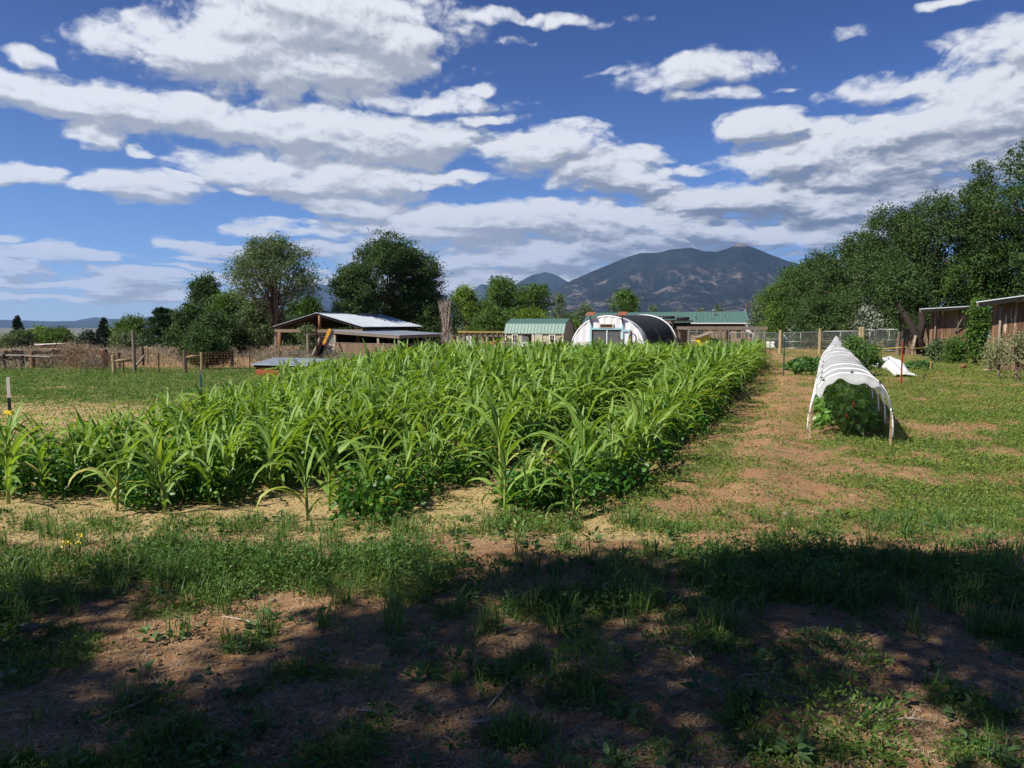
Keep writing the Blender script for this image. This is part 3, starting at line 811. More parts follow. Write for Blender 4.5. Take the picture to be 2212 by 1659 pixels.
tree('elm_tree', 508, 622, 62, 66, 'elm2', 'bushy mid green tree in front of the airy tree', 22000, .18, .04, 16, cl=.55)
tree('elm_tree', 560, 650, 60, 62, 'grey', 'dusty grey green tree around the foot of the airy tree', 18000, .17, .1, 14, cl=.5)
tree('elm_tree', 652, 642, 66, 60, 'elm2', 'green tree behind the left half of the barn roof', 16000, .19, .05, 14, cl=.6)
tree('elm_tree', 462, 672, 58, 60, 'elm', 'low leafy tree above the dense dark bush', 14000, .17, .04, 12, cl=.5)
conifer('pine_tree', 352, 668, 78, 52, 'pine', 'broad dark green pine left of the large green clump', 16000, .3, 12, droop=-.6, power=.55)
tree('elm_tree', 282, 680, 92, 40, 'elm2', 'rounded green tree behind the tall wooden post', 7000, .26, .02, 10, cl=.8)
tree('elm_tree', 275, 722, 80, 36, 'grey', 'low dusty olive bush tree left of the tall wooden post', 6000, .24, .02, 9, cl=.7)
tree('elm_tree', 400, 705, 85, 40, 'spruce', 'low blue grey tree between the pine and the dense bush', 6000, .24, .02, 9, cl=.7)
conifer('spruce_tree', 224, 689, 105, 24, 'spruce', 'pointed blue black spruce behind the orange adobe house', 6000, .4, 10)
tree('juniper_tree', 190, 717, 100, 18, 'spruce', 'small round dark juniper left of the pointed spruce', 3000, .3, .02, 7, cl=.7)
conifer('spruce_tree', 37, 685, 120, 21, 'spruce', 'pointed dark spruce near the left picture edge', 5000, .45, 9)
tree('pine_tree', 33, 716, 105, 36, 'grey', 'rounded grey green pine below the leftmost spruce', 4500, .3, .02, 8, cl=.8)
tree('elm_tree', 85, 706, 125, 24, 'bright', 'yellow green deciduous tree at far left behind the adobe house', 3500, .35, .02, 8, cl=.9)
tree('elm_tree', 122, 710, 120, 30, 'elm2', 'dark green deciduous tree between the two adobe roofs', 4500, .35, .02, 8, cl=.9)
tree('elm_tree', 8, 735, 115, 26, 'elm', 'low dark tree cut by the left picture edge', 3000, .3, .02, 7, cl=.8)
tree('elm_tree', 165, 735, 140, 30, 'elm', 'low distant dark tree behind the chimney', 2500, .35, .02, 7, cl=.9)

# shrubs
tree('round_bush', 442, 718, 35, 42, 'elm', 'dense rounded dark green bush behind the second wooden brace', 22000, .11, .0, 14, cat='shrub', cl=.35, shell=.75)
tree('leafy_shrub', 663, 700, 47, 28, 'grey', 'small grey green shrub growing in front of the barn opening', 5000, .11, .02, 9, cat='shrub', cl=.35)
tree('tall_shrub', 2112, 634, 31, 15, 'elm2', 'tall narrow green shrub standing between the two shacks', 14000, .11, .02, 14, cat='shrub', cl=.24, shell=.55)
tree('leafy_shrub', 2066, 728, 33, 17, 'elm2', 'rounded green shrub in front of the farther shack', 6000, .10, .0, 9, cat='shrub', cl=.3)
tree('leafy_shrub', 2026, 732, 34, 12, 'grey', 'small green shrub at the left corner of the farther shack', 3000, .10, .0, 6, cat='shrub', cl=.3)
tree('dry_shrub', 2165, 722, 23, 18, 'dryleaf', 'thin dry leafed shrub in front of the nearer shack', 1300, .07, .1, 8, cat='shrub', cl=.25, shell=.3)
tree('dry_shrub', 2205, 705, 22, 26, 'dryleaf', 'taller dry shrub at the right picture edge by the nearer shack', 2200, .07, .05, 9, cat='shrub', cl=.25, shell=.3)
tree('dry_shrub', 2143, 735, 26, 14, 'dryleaf', 'low dry shrub at the left corner of the nearer shack', 1200, .07, 0, 6, cat='shrub', cl=.25)
tree('feathery_plant', 1845, 724, 24.5, 34, 'alfalfa', 'tall feathery green plant right of the tunnel tip', 9000, .07, 0, 10, cat='plant', cl=.22, shell=.4)
tree('feathery_plant', 1880, 740, 28, 22, 'alfalfa', 'lower feathery plant beside the crumpled white sheet', 3500, .07, 0, 7, cat='plant', cl=.22, shell=.4)
for (px, tp, d, hw, n, lb) in ((168, 737, 36, 44, 9000, 'large rounded dry beige bush beside the old plank fence'), (205, 755, 35, 28, 3500, 'smaller dry bush leaning against the rusty post'), (395, 752, 45, 18, 2000, 'pale dry tuft bush beside the second brace post'), (90, 772, 37, 30, 2500, 'low dry bush before the plank fence gap')):
    tree('dry_bush', px, tp, d, hw, 'chamisa', lb, n, .16, 0, 10, cat='shrub', cl=.35, shell=.45, lw=.12)
def bare_tree():
    d = 50.0; b = at(965, 765, d); b[2] = gz(b[0], b[1])
    t = thing('bare_tree', tuple(b), 'leafless pale twiggy tree right of the barn lean-to', 'tree')
    mb = MB()
    top = at(966, 618, d)[2]; hh = top - b[2]
    for i in range(5):
        p0 = b + np.array([random.uniform(-.15, .15), random.uniform(-.1, .1), -.1]); a = random.uniform(-.12, .12)
        pts = [p0]; 
        for k in range(1, 6): pts.append(p0 + np.array([a * k * .6 + random.uniform(-.04, .04), random.uniform(-.1, .1), hh * .16 * k]))
        mb.tube(pts, np.linspace(.05, .015, 6), 6)
        for j in range(15):
            k = random.uniform(.8, 4.6); q = np.array(pts[int(k)]) * (1 - k % 1) + np.array(pts[min(5, int(k) + 1)]) * (k % 1)
            l = random.uniform(.6, 1.5) * (1.25 - k / 6); s = random.choice((-1, 1)); vx = random.uniform(.1, .5) * s; vy = random.uniform(-.4, .4)
            m1 = q + np.array([vx * l * .5, vy * l * .5, l * .35]); e = q + np.array([vx * l * .75, vy * l * .8, l])
            mb.tube([q, m1, e], [.016, .012, .006], 4)
            for w in range(3):
                o = q + (e - q) * random.uniform(.3, .9); mb.tube([o, o + np.array([random.uniform(-.2, .2), random.uniform(-.2, .2), random.uniform(.2, .45)])], [.007, .004], 3)
    part('branch', mb, M['palebark'], t)
bare_tree()

# ---------------------------------------------------------------- structures, all set along the field's own axes
RA = np.array([.358, .934, 0]); GA = np.array([.934, -.358, 0]); UP = np.array([0, 0, 1.0])
ANG = math.atan2(GA[1], GA[0])
def rib_sheet(mb, a, b, c, d, n, rib=.03, thick=.02, seam=.025):
    """flat metal sheet a-b-c-d (a,b along the eave) with standing seams running a->d"""
    a, b, c, d = [np.array(p, float) for p in (a, b, c, d)]
    nrm = np.cross(b - a, d - a); nrm /= np.linalg.norm(nrm)
    if nrm[2] < 0: nrm = -nrm
    for i in range(n):
        t0, t1 = i / n, (i + 1) / n; p0, p1, q1, q0 = a + (b - a) * t0, a + (b - a) * t1, d + (c - d) * t1, d + (c - d) * t0
        mb.hexa([p0, p1, q1, q0, p0 + nrm * thick, p1 + nrm * thick, q1 + nrm * thick, q0 + nrm * thick], random.random() ** 1.5)
    for i in range(n + 1):
        t = i / n; p = a + (b - a) * t; q = d + (c - d) * t
        mb.beam(p + nrm * (thick + rib / 2 + .002), q + nrm * (thick + rib / 2 + .002), seam, rib, up=nrm, rnd=.9)
def boards(mb, a, b, z0, z1, w=.14, gap=.012, jitter=.04, thick=.025, zt=None, skip=()):
    """vertical boards from a to b; z0/z1 bottom and top (numbers or pairs)"""
    a = np.array(a, float); b = np.array(b, float); L = np.linalg.norm((b - a)[:2]); n = max(1, int(L / w)); dv = (b - a) / L
    ang = math.atan2(dv[1], dv[0])
    for i in range(n):
        if i in skip: continue
        t = (i + .5) / n; p = a + (b - a) * t
        zb = z0 if np.isscalar(z0) else z0[0] + (z0[1] - z0[0]) * t
        zz = z1 if np.isscalar(z1) else z1[0] + (z1[1] - z1[0]) * t
        zz += random.uniform(-jitter, jitter)
        off = random.uniform(0, .008)
        mb.box((p[0] - dv[1] * off, p[1] + dv[0] * off, zb), (L / n - gap, thick, zz - zb), ang, rnd=random.random())

def barn():
    C = np.array([-13.7, 52, 0]); gzb = gz(-13.7, 52); hw = 3.75; ln = 8.6
    t = thing('barn', (C[0], C[1], gzb), 'open gabled barn with shiny corrugated metal roof on log posts', 'barn')
    ez = CAMZ - .2; rz = CAMZ + .76
    def P(g, r, z): return C + GA * g + RA * r + UP * z
    mb = MB()
    rib_sheet(mb, P(hw, 0, ez), P(hw, ln, ez), P(0, ln, rz), P(0, 0, rz), 30, .02, .015, .05)
    rib_sheet(mb, P(-hw, ln, ez), P(-hw, 0, ez), P(0, 0, rz), P(0, ln, rz), 30, .02, .015, .05)
    mb.beam(P(0, -.02, rz + .03), P(0, ln, rz + .03), .25, .03)
    part('roof', mb, M['tin'], t)
    mb = MB()
    for k in range(12):
        r = .1 + k * (ln - .2) / 11
        for s in (-1, 1): mb.beam(P(s * hw * .99, r, ez - .09), P(0, r, rz - .09), .05, .14)
    for s in (-1, 1):
        for g in (.3, .55, .8): mb.beam(P(s * hw * g, 0, ez + (rz - ez) * (1 - g) - .03), P(s * hw * g, ln, ez + (rz - ez) * (1 - g) - .03), .09, .03)
    part('rafter', mb, M['darkwood'], t)
    mb = MB()
    for r in (.15, ln - .2): mb.beam(P(-hw * .98, r, ez - .28), P(hw * .98, r, ez - .28), .14, .22)
    part('tie_beam', mb, M['brownwood'], t)
    for g, r in ((-hw + .45, .15), (hw - .5, .15), (-hw + .45, 4.3), (hw - .5, 4.3), (-hw + .45, ln - .2), (hw - .5, ln - .2), (0, ln - .2)):
        mb = MB(); p = P(g, r, gzb); mb.tube([p - UP * .2, p + UP * .8, P(g + .02, r, ez - .38)], [.15, .14, .125], 10)
        part('post', mb, M['log'], t, True)
    mb = MB(); mb.tube([P(.15, .15, ez - .18), P(.15, .15, rz - .14)], [.1, .09], 9); part('king_post', mb, M['log'], t, True)
    mb = MB()
    boards(mb, P(-.5, ln - .1, 0), P(hw - .4, ln - .1, 0), gzb, ez - .1, .2)
    part('rear_wall', mb, M['darkwood'], t)
    # lean-to on its right
    L0 = np.array([-12.2, 50.5, 0]); 
    q0 = np.array([-12.2, 50.4, CAMZ - .44]); q1 = np.array([-7.2, 47.4, CAMZ - .74]); dp = np.array([2.45, 6.4, 0.02])
    t2 = thing('lean_to_shelter', (-9.7, 49, gz(-9.7, 49)), 'low dark open shelter under a flat metal roof attached to the right of the barn', 'shelter')
    mb = MB(); rib_sheet(mb, q0, q1, q1 + dp, q0 + dp, 34, .02, .015, .05); part('roof', mb, M['tin'], t2)
    mb = MB(); o = np.array([0, 0, -.11]); mb.beam(q0 + o, q1 + o, .05, .17); mb.beam(q1 + o, q1 + dp + o, .05, .15)
    for k in range(8): mb.beam(q0 + dp * (k + .5) / 8.2 + o, q1 + dp * (k + .5) / 8.2 + o, .05, .14)
    part('roof_frame', mb, M['greywood'], t2)
    e = q1 - q0
    for a, b in ((.02, .02), (.68, .02), (.98, .02), (.98, .5), (.98, .98), (.02, .98), (.5, .98)):
        p = q0 + e * a + dp * b; g0 = gz(p[0], p[1]); mb = MB(); mb.tube([(p[0], p[1], g0 - .2), (p[0], p[1], p[2] - .2)], [.09, .085], 8); part('post', mb, M['greywood'], t2, True)
    mb = MB(); zb = gz(-8, 52)
    boards(mb, q0 + dp * .99, q0 + e * .62 + dp * .99, zb, CAMZ - .62, .18); boards(mb, q0 + dp * .05 + e * .01, q0 + dp * .97 + e * .01, zb, CAMZ - .6, .18)
    part('rear_wall', mb, M['darkwood'], t2)
    # board fence in front
    f = thing('board_fence', (-9.7, 48.8, gz(-9.7, 48.8)), 'weathered upright board fence across the front of the low shelter', 'fence')
    nrm = np.array([-.53, -.85, 0]) * .15; mb = MB(); zb = gz(-9.7, 48.8) - .05
    boards(mb, q0 + nrm, q1 + nrm + e * -.02, zb, (CAMZ - 1.27, CAMZ - 1.30), .15, .01, .03)
    part('board', mb, M['brownwood'], f)
    mb = MB(); mb.beam(q0 * [1, 1, 0] + UP * (CAMZ - 1.25) + nrm, q1 * [1, 1, 0] + UP * (CAMZ - 1.28) + nrm, .06, .03); part('top_rail', mb, M['greywood'], f)
    mb = MB(); a = q0 + nrm * 1.35 + e * .13; mb.beam((a[0], a[1], CAMZ - 1.3), (a[0] + .55, a[1] - .35, zb), .08, .06); part('brace', mb, M['darkwood'], f)
    f2 = thing('board_fence', tuple(q1 + dp * .5 - [0, 0, q1[2] - zb]), 'dark upright board fence running back beneath the right edge of the low shelter', 'fence')
    mb = MB(); gg = GA * .12
    boards(mb, q1 + dp * .14 + gg, q1 + dp * .98 + gg, zb, (CAMZ - 1.28, CAMZ - 1.24), .16); part('board', mb, M['brownwood'], f2)
    mb = MB(); mb.beam(q1 * [1, 1, 0] + UP * (CAMZ - 1.5) + dp * [.14, .14, 0] + gg * 1.4, (q1 + dp * .98) * [1, 1, 0] + UP * (CAMZ - 1.5) + gg * 1.4, .04, .09); part('rail', mb, M['greywood'], f2)
barn()

def coop():
    c0 = np.array([-10, 28.8, 0]); zb = gz(-9, 28.5)
    t = thing('chicken_coop', (-8.9, 28.4, zb), 'low red boarded coop with ribbed metal roof at the left edge of the corn', 'coop')
    w, dp, h = 2.4, 1.25, .44
    def P(g, r, z): return c0 + GA * g + RA * r + UP * (zb + z)
    mb = MB(); boards(mb, P(0, 0, 0), P(w, 0, 0), zb - .05, zb + h, .3, .006, 0); boards(mb, P(w, 0, 0), P(w, dp, 0), zb - .05, (zb + h, zb + h + .14), .3, .006, 0)
    boards(mb, P(0, dp, 0), P(0, 0, 0), zb - .05, (zb + h + .14, zb + h), .3, .006, 0); boards(mb, P(w, dp, 0), P(0, dp, 0), zb - .05, zb + h + .14, .3, .006, 0)
    part('wall', mb, M['redwood'], t)
    mb = MB(); rib_sheet(mb, P(-.1, -.14, h), P(w + .12, -.14, h), P(w + .12, dp + .12, h + .2), P(-.1, dp + .12, h + .2), 18, .02, .012, .03); part('roof', mb, M['tin'], t)
    mb = MB(); mb.beam(P(-.04, -.04, h - .05), P(w + .04, -.04, h - .05), .04, .07); part('trim', mb, M['darkwood'], t)
coop()

def shed():
    c0 = np.array([-.5, 61, 0]); zb = gz(2, 60.5)
    w, dp = 4.9, 3.0
    t = thing('garden_shed', (2, 60.5, zb), 'cream garden shed with green barn style metal roof and two small windows', 'shed')
    def P(g, r, z): return c0 + GA * g + RA * r + UP * z
    e = CAMZ - .76; br = CAMZ + .02; tp = CAMZ + .42
    mb = MB()
    for a, b in (((0, 0), (w, 0)), ((w, 0), (w, dp)), ((w, dp), (0, dp)), ((0, dp), (0, 0))):
        boards(mb, P(*a, 0), P(*b, 0), zb, e, .24, .004, 0, .04)
    for g in (0, w):
        pts = [P(g, -.02, e), P(g, dp + .02, e), P(g, dp - .35, br), P(g, dp / 2, tp), P(g, .35, br)]
        o = GA * (.03 if g else -.03); mb.raw(np.array(pts + [p + o for p in pts]), [(0, 1, 2, 3, 4), (9, 8, 7, 6, 5)] + [(i, (i + 1) % 5, (i + 1) % 5 + 5, i + 5) for i in range(5)], .4)
    part('wall', mb, M['cream'], t)
    mb = MB()
    o = .12
    rib_sheet(mb, P(-o, -.12, e - .02), P(w + o, -.12, e - .02), P(w + o, .32, br), P(-o, .32, br), 18, .03); rib_sheet(mb, P(w + o, dp + .12, e - .02), P(-o, dp + .12, e - .02), P(-o, dp - .32, br), P(w + o, dp - .32, br), 18, .03)
    part('lower_roof', mb, M['greenroof2'], t)
    mb = MB(); rib_sheet(mb, P(-o, .31, br + .01), P(w + o, .31, br + .01), P(w + o, dp / 2, tp), P(-o, dp / 2, tp), 18, .03); rib_sheet(mb, P(w + o, dp - .31, br + .01), P(-o, dp - .31, br + .01), P(-o, dp / 2, tp), P(w + o, dp / 2, tp), 18, .03)
    part('upper_roof', mb, M['greenroof'], t)
    for gx in (.55, 3.75):
        mb = MB(); z0 = e - .82
        for (a, b, zz, hh) in ((0, .52, z0, .08), (0, .52, z0 + .68, .08), (0, .08, z0 + .08, .6), (.44, .08, z0 + .08, .6)):
            p = P(gx + a + b / 2, -.05, zz); mb.box(p, (b, .05, hh), ANG)
        fr = part('window', mb, M['trim'], t)
        mb = MB(); p = P(gx + .26, -.035, z0 + .08); mb.box(p, (.36, .02, .6), ANG); part('pane', mb, M['glass'], fr)
        mb = MB(); mb.box(P(gx + .26, -.055, z0 + .08), (.025, .02, .6), ANG); mb.beam(P(gx + .08, -.055, z0 + .38), P(gx + .44, -.055, z0 + .38), .02, .02); part('muntin', mb, M['trim'], fr)
    for gx in (1.85, 2.55):
        mb = MB(); p = P(gx + .32, -.05, zb + .05); mb.box(p, (.62, .04, e - zb - .12), ANG); d = part('door', mb, M['cream'], t)
        mb = MB()
        for (a, b) in ((.04, .04), (.6, .6)): mb.beam(P(gx + a, -.085, zb + .08), P(gx + b, -.085, e - .09), .06, .02)
        for zz in (zb + .1, e - .12, (zb + e) / 2): mb.beam(P(gx + .08, -.085, zz), P(gx + .56, -.085, zz), .02, .06)
        part('door_trim', mb, M['trim'], d)
    mb = MB()
    for g in (0, w): mb.box(P(g, -.05, zb), (.1, .06, e - zb), ANG)
    part('corner_trim', mb, M['trim'], t)
shed()

def greenhouse():
    cf = np.array([6.16, 48.0]); cb = np.array([9.9, 55.8]); ax = (cb - cf); ln = np.linalg.norm(ax); ax3 = np.array([*(ax / ln), 0]); gx = np.array([ax3[1], -ax3[0], 0])
    zf = gz(*cf); zb = gz(*cb); hw = 2.55
    t = thing('hoop_greenhouse', (cf[0], cf[1], zf), 'hoop greenhouse with white plastic front, turquoise door frame and black shade cloth', 'greenhouse')
    apexf = CAMZ + .51
    def A(u, v, k=1.0):   # u across 0..1, v along 0..1
        a = math.pi * u; z0 = zf + (zb - zf) * v; hh = (apexf - zf) * (1 - .085 * v)
        x = -math.cos(a) * hw * k; z = z0 + (abs(math.sin(a)) ** .8) * hh * k
        p = np.array([*(cf + ax * v), 0]) + gx * x; p[2] = z; return p
    def arch_band(v0, v1, k, mat, name, nu=36, nv=6, u0=0, u1=1):
        mb = MB(); mb.sheet(lambda u, v: A(u0 + (u1 - u0) * u, v0 + (v1 - v0) * v, k * (1 + .004 * math.sin(v * 40))), nu, nv, .01); return part(name, mb, M[mat], t, True)
    arch_band(.0, 1.0, .99, 'film', 'film_cover', nv=12)
    arch_band(.13, .47, 1.004, 'shade', 'shade_cloth', nv=10, u0=.2); arch_band(.485, .93, 1.004, 'shade', 'shade_cloth', nv=10, u0=.2)
    mb = MB()  # end wall
    K = 30; rim = [A(i / K, 0, .985) for i in range(K + 1)]
    def ok(x0, x1, z1):
        pass
    # end wall strips with door hole from -.45 .. 1.15 m
    xs = np.linspace(-hw * .985, hw * .985, 41); hh = apexf - zf
    base = np.array([*cf, 0])
    def rimz(x):
        a = math.acos(max(-1, min(1, -x / (hw * .985)))); return zf + (math.sin(a) ** .8 if math.sin(a) > 0 else 0) * hh * .985
    for i in range(40):
        x0, x1 = xs[i], xs[i + 1]; lo = zf + (1.98 if (x0 > -1.02 and x1 < 1.0) else 0)
        z0, z1 = rimz(x0), rimz(x1)
        w0 = .02 * math.sin(i * 1.7); w1 = .02 * math.sin((i + 1) * 1.7)
        pa = base + gx * x0 + ax3 * (w0 * 1) ; pb = base + gx * x1 + ax3 * (w1 * 1)
        bk = ax3 * .012
        if max(z0, z1) <= lo: continue
        Pn = [pa + UP * lo, pb + UP * lo, pb + UP * max(z1, lo), pa + UP * max(z0, lo)]
        mb.raw(np.array(Pn + [p + bk for p in Pn]), [(0, 1, 2, 3), (7, 6, 5, 4)], .3)
    part('end_wall', mb, M['film'], t, True)
    mb = MB(); mb.tube([A(i / 40, 0, 1.0) for i in range(41)], .045, 8); part('end_hoop', mb, M['white'], t, True)
    mb = MB(); mb.tube([A(i / 40, 1, 1.0) for i in range(41)], .045, 8); part('end_hoop', mb, M['white'], t, True)
    fr = -ax3 * .05
    mb = MB()
    for x in (-1.08, 1.06, 1.5): mb.box(base + gx * x + fr + UP * zf, (.11, .08, (2.45 if x < 1.2 else 1.98)), math.atan2(gx[1], gx[0]))
    mb.beam(base + gx * -1.02 + fr + UP * (zf + 2.03), base + gx * 1.0 + fr + UP * (zf + 2.03), .08, .12); mb.beam(base + gx * -2.4 + fr + UP * (zf + .35), base + gx * -1.14 + fr + UP * (zf + .35), .04, .09)
    mb.beam(base + gx * 1.12 + fr + UP * (zf + 1.9), base + gx * 1.44 + fr + UP * (zf + 1.9), .06, .12)
    part('door_frame', mb, M['turq'], t)
    mb = MB()
    for x0, x1 in ((-1.02, -.03), (.03, 1.0)): mb.beam(base + gx * x0 + UP * (zf + 1.0) + ax3 * .02, base + gx * x1 + UP * (zf + 1.0) + ax3 * .02, .02, 1.9)
    part('screen_door', mb, M['screen'], t)
    mb = MB(); mb.box(base + UP * zf + fr * .6, (.05, .04, 1.96), math.atan2(gx[1], gx[0])); part('door_post', mb, M['white'], t)
    mb = MB(); c = base + gx * -.02 + fr * 1.6 + UP * (zf + 2.22); mb.beam(c - gx * .48, c + gx * .48, .1, .26); fr_ = part('vent_box', mb, M['palewood'], t)
    mb = MB(); c2 = c - ax3 * .06; mb.beam(c2 - gx * .4, c2 + gx * .4, .02, .16); part('vent_screen', mb, M['darkwood'], fr_)
    for x in (-1.08, 1.06):
        s = thing('solar_panel', tuple(base + gx * x + fr * 3 + UP * (zf + 2.4)), ('left' if x < 0 else 'right') + ' one of two small tilted solar panels on brackets over the greenhouse door frame', 'solar panel', 'solar panels on the greenhouse front')
        mb = MB(); p = base + gx * x + fr * 3 + UP * (zf + 2.95); a = p - gx * .3; b = p + gx * .3
        mb.hexa([a - ax3 * .2 - UP * .08, b - ax3 * .2 - UP * .08, b + ax3 * .2 + UP * .12, a + ax3 * .2 + UP * .12, a - ax3 * .2 - UP * .04, b - ax3 * .2 - UP * .04, b + ax3 * .2 + UP * .16, a + ax3 * .2 + UP * .16]); part('panel', mb, M['rust'], s)
        mb = MB(); mb.tube([p - UP * .6, p], .035, 6); mb.tube([p - UP * .5 - gx * .0, p - UP * .35 - fr * 3], .02, 5); part('bracket', mb, M['black'], s)
greenhouse()

def house():
    d = 86.0
    a = at(1258, 698, d); b = at(1618, 696.7, d); c = at(1612, 673, d + 4.2); e = at(1271, 676.5, d + 4.2)
    zb = gz(18, 86) - .2
    t = thing('long_house', ((a[0] + b[0]) / 2, d, zb), 'long single storey tan house with green metal roof behind the greenhouse', 'house')
    mb = MB(); rib_sheet(mb, a, b, c, e, 44, .04, .03, .05); a2 = a + [0, 8.6, 0]; b2 = b + [0, 8.6, 0]
    rib_sheet(mb, b2, a2, e + [0, .01, 0], c + [0, .01, 0], 44, .04, .03, .05); part('roof', mb, M['greenroof'], t)
    mb = MB(); x0, x1 = a[0] + 1.3, b[0] - .6; ez = a[2] - .05
    mb.hexa([(x0, d + .6, zb), (x1, d + .6, zb), (x1, d + 8, zb), (x0, d + 8, zb), (x0, d + .6, ez), (x1, d + .6, ez), (x1, d + 8, ez), (x0, d + 8, ez)], .3)
    for x in (x0, x1 - .2): mb.raw([(x, d + .62, ez), (x, d + 7.98, ez), (x, d + 4.2, c[2] - .1), (x + .2, d + .62, ez), (x + .2, d + 7.98, ez), (x + .2, d + 4.2, c[2] - .1)], [(0, 1, 2), (5, 4, 3), (0, 2, 5, 3), (1, 4, 5, 2)], .3)
    part('wall', mb, M['stucco'], t)
    mb = MB(); g0 = at(1483, 698.6, d - .12); g1 = b + [.1, -.12, -.08]; g0[2] = g1[2]; mb.beam(g0, g1, .13, .13); mb.tube([g1 - [.35, 0, 0], g1 - [.35, 0, .55], g1 + [.3, -.2, -1.3]], .06, 6); part('gutter', mb, M['white'], t)
    mb = MB(); mb.beam(g0 + [0, .35, -.3], g1 + [-.6, .35, -.3], .1, .38); part('soffit', mb, M['darkwood'], t)
    for px0, px1, y0, y1 in ((1500, 1520, 717, 732),):
        p0 = at(px0, y1, d + .55); p1 = at(px1, y0, d + .55); mb = MB()
        mb.beam((p0[0], d + .56, (p0[2] + p1[2]) / 2), (p1[0], d + .56, (p0[2] + p1[2]) / 2), .06, p1[2] - p0[2]); f = part('window', mb, M['glass'], t)
        mb = MB(); m_ = .05
        for k in range(4): x = p0[0] + (p1[0] - p0[0]) * k / 3; mb.beam((x, d + .5, p0[2]), (x, d + .5, p1[2]), .05, .04)
        for k in range(4): z = p0[2] + (p1[2] - p0[2]) * k / 3; mb.beam((p0[0], d + .49, z), (p1[0], d + .49, z), .04, .05)
        part('frame', mb, M['trim'], f)
    for px, y, w, h, lb in ((1501, 690, .28, .5, 0), (1541.5, 683, .4, .8, 0), (1537, 692, .14, .5, 0), (1565, 688, .3, .35, 0), (1569, 694, .14, .5, 0), (1372, 690, .2, .3, 0), (1415, 691, .25, .3, 0)):
        tt = (698 - y) / 24; p = at(px, y, d + 4.2 * tt); z = a[2] + (c[2] - a[2]) * tt
        mb = MB(); mb.tube([(p[0], p[1], z - .1), (p[0], p[1], z + h * .7)], w * .3, 8); mb.tube([(p[0], p[1], z + h * .7), (p[0], p[1], z + h * .8), (p[0], p[1], z + h)], [w * .5, w * .5, w * .15], 10); part('roof_vent', mb, M['pipe'], t)
house()

# sunny gaps left in the shade on the near ground (x, y, half sizes)
SUNGAPS = [(1.75, 3.4, .62, .32), (1.55, 2.8, .25, .35), (-2.3, 3.75, .5, .18), (.9, 3.95, .4, .2), (.35, 4.05, .22, .16), (-.6, 3.95, .25, .15), (2.6, 4.2, .25, .15), (-.2, 3.1, .15, .12), (-1.3, 3.2, .15, .12), (.9, 2.9, .15, .12)]

# ---------------------------------------------------------------- yards behind the field
def px_box(mb, x0, y0, x1, y1, d, dep, rnd=None, to_ground=False):
    """upright box whose front face fills that part of the view at distance d"""
    a = at(x0, y1, d); b = at(x1, y0, d)
    z0 = (gz((a[0] + b[0]) / 2, d) - .05) if to_ground else a[2]
    mb.hexa([(a[0], d, z0), (b[0], d, z0), (b[0], d + dep, z0), (a[0], d + dep, z0), (a[0], d, b[2]), (b[0], d, b[2]), (b[0], d + dep, b[2]), (a[0], d + dep, b[2])], rnd)
    return a, b
def wood_post(px, ytop, d, r, label, mat='postwood', ybase=None, group=None, name='wooden_post', cat='post', lean=0):
    p = at(px, ytop, d); zb = gz(p[0], d); mb = MB()
    mb.tube([(p[0] - lean, d, zb - .25), (p[0] - lean * .5 + .01, d, (zb + p[2]) / 2), (p[0], d, p[2] - .02), (p[0], d, p[2])], [r * 1.08, r, r * .95, r * .8], 10)
    return solo(name, mb, M[mat], (p[0], d, zb), label, cat, group, smooth=False)
def t_post(px, ytop, d, label, mat, top=None, name='metal_post', group=None, topmat='white', toplen=.1, h=None):
    p = at(px, ytop, d); zb = gz(p[0], d); x, z1 = p[0], p[2]
    t = thing(name, (x, d, zb), label, 'post', group)
    mb = MB(); mb.box((x, d, zb - .2), (.045, .008, z1 - zb + .2 - toplen), .3); mb.box((x, d + .018, zb - .2), (.008, .034, z1 - zb + .2 - toplen), .3)
    for k in range(int((z1 - toplen - zb) / .06)): mb.box((x, d - .008, zb + .06 * k + .02), (.018, .008, .02), .3)
    part('shaft', mb, M[mat], t)
    if toplen > 0:
        mb = MB(); mb.box((x, d, z1 - toplen), (.046, .012, toplen), .3); mb.box((x, d + .02, z1 - toplen), (.012, .036, toplen), .3); part('painted_tip', mb, M[topmat], t)
    return t

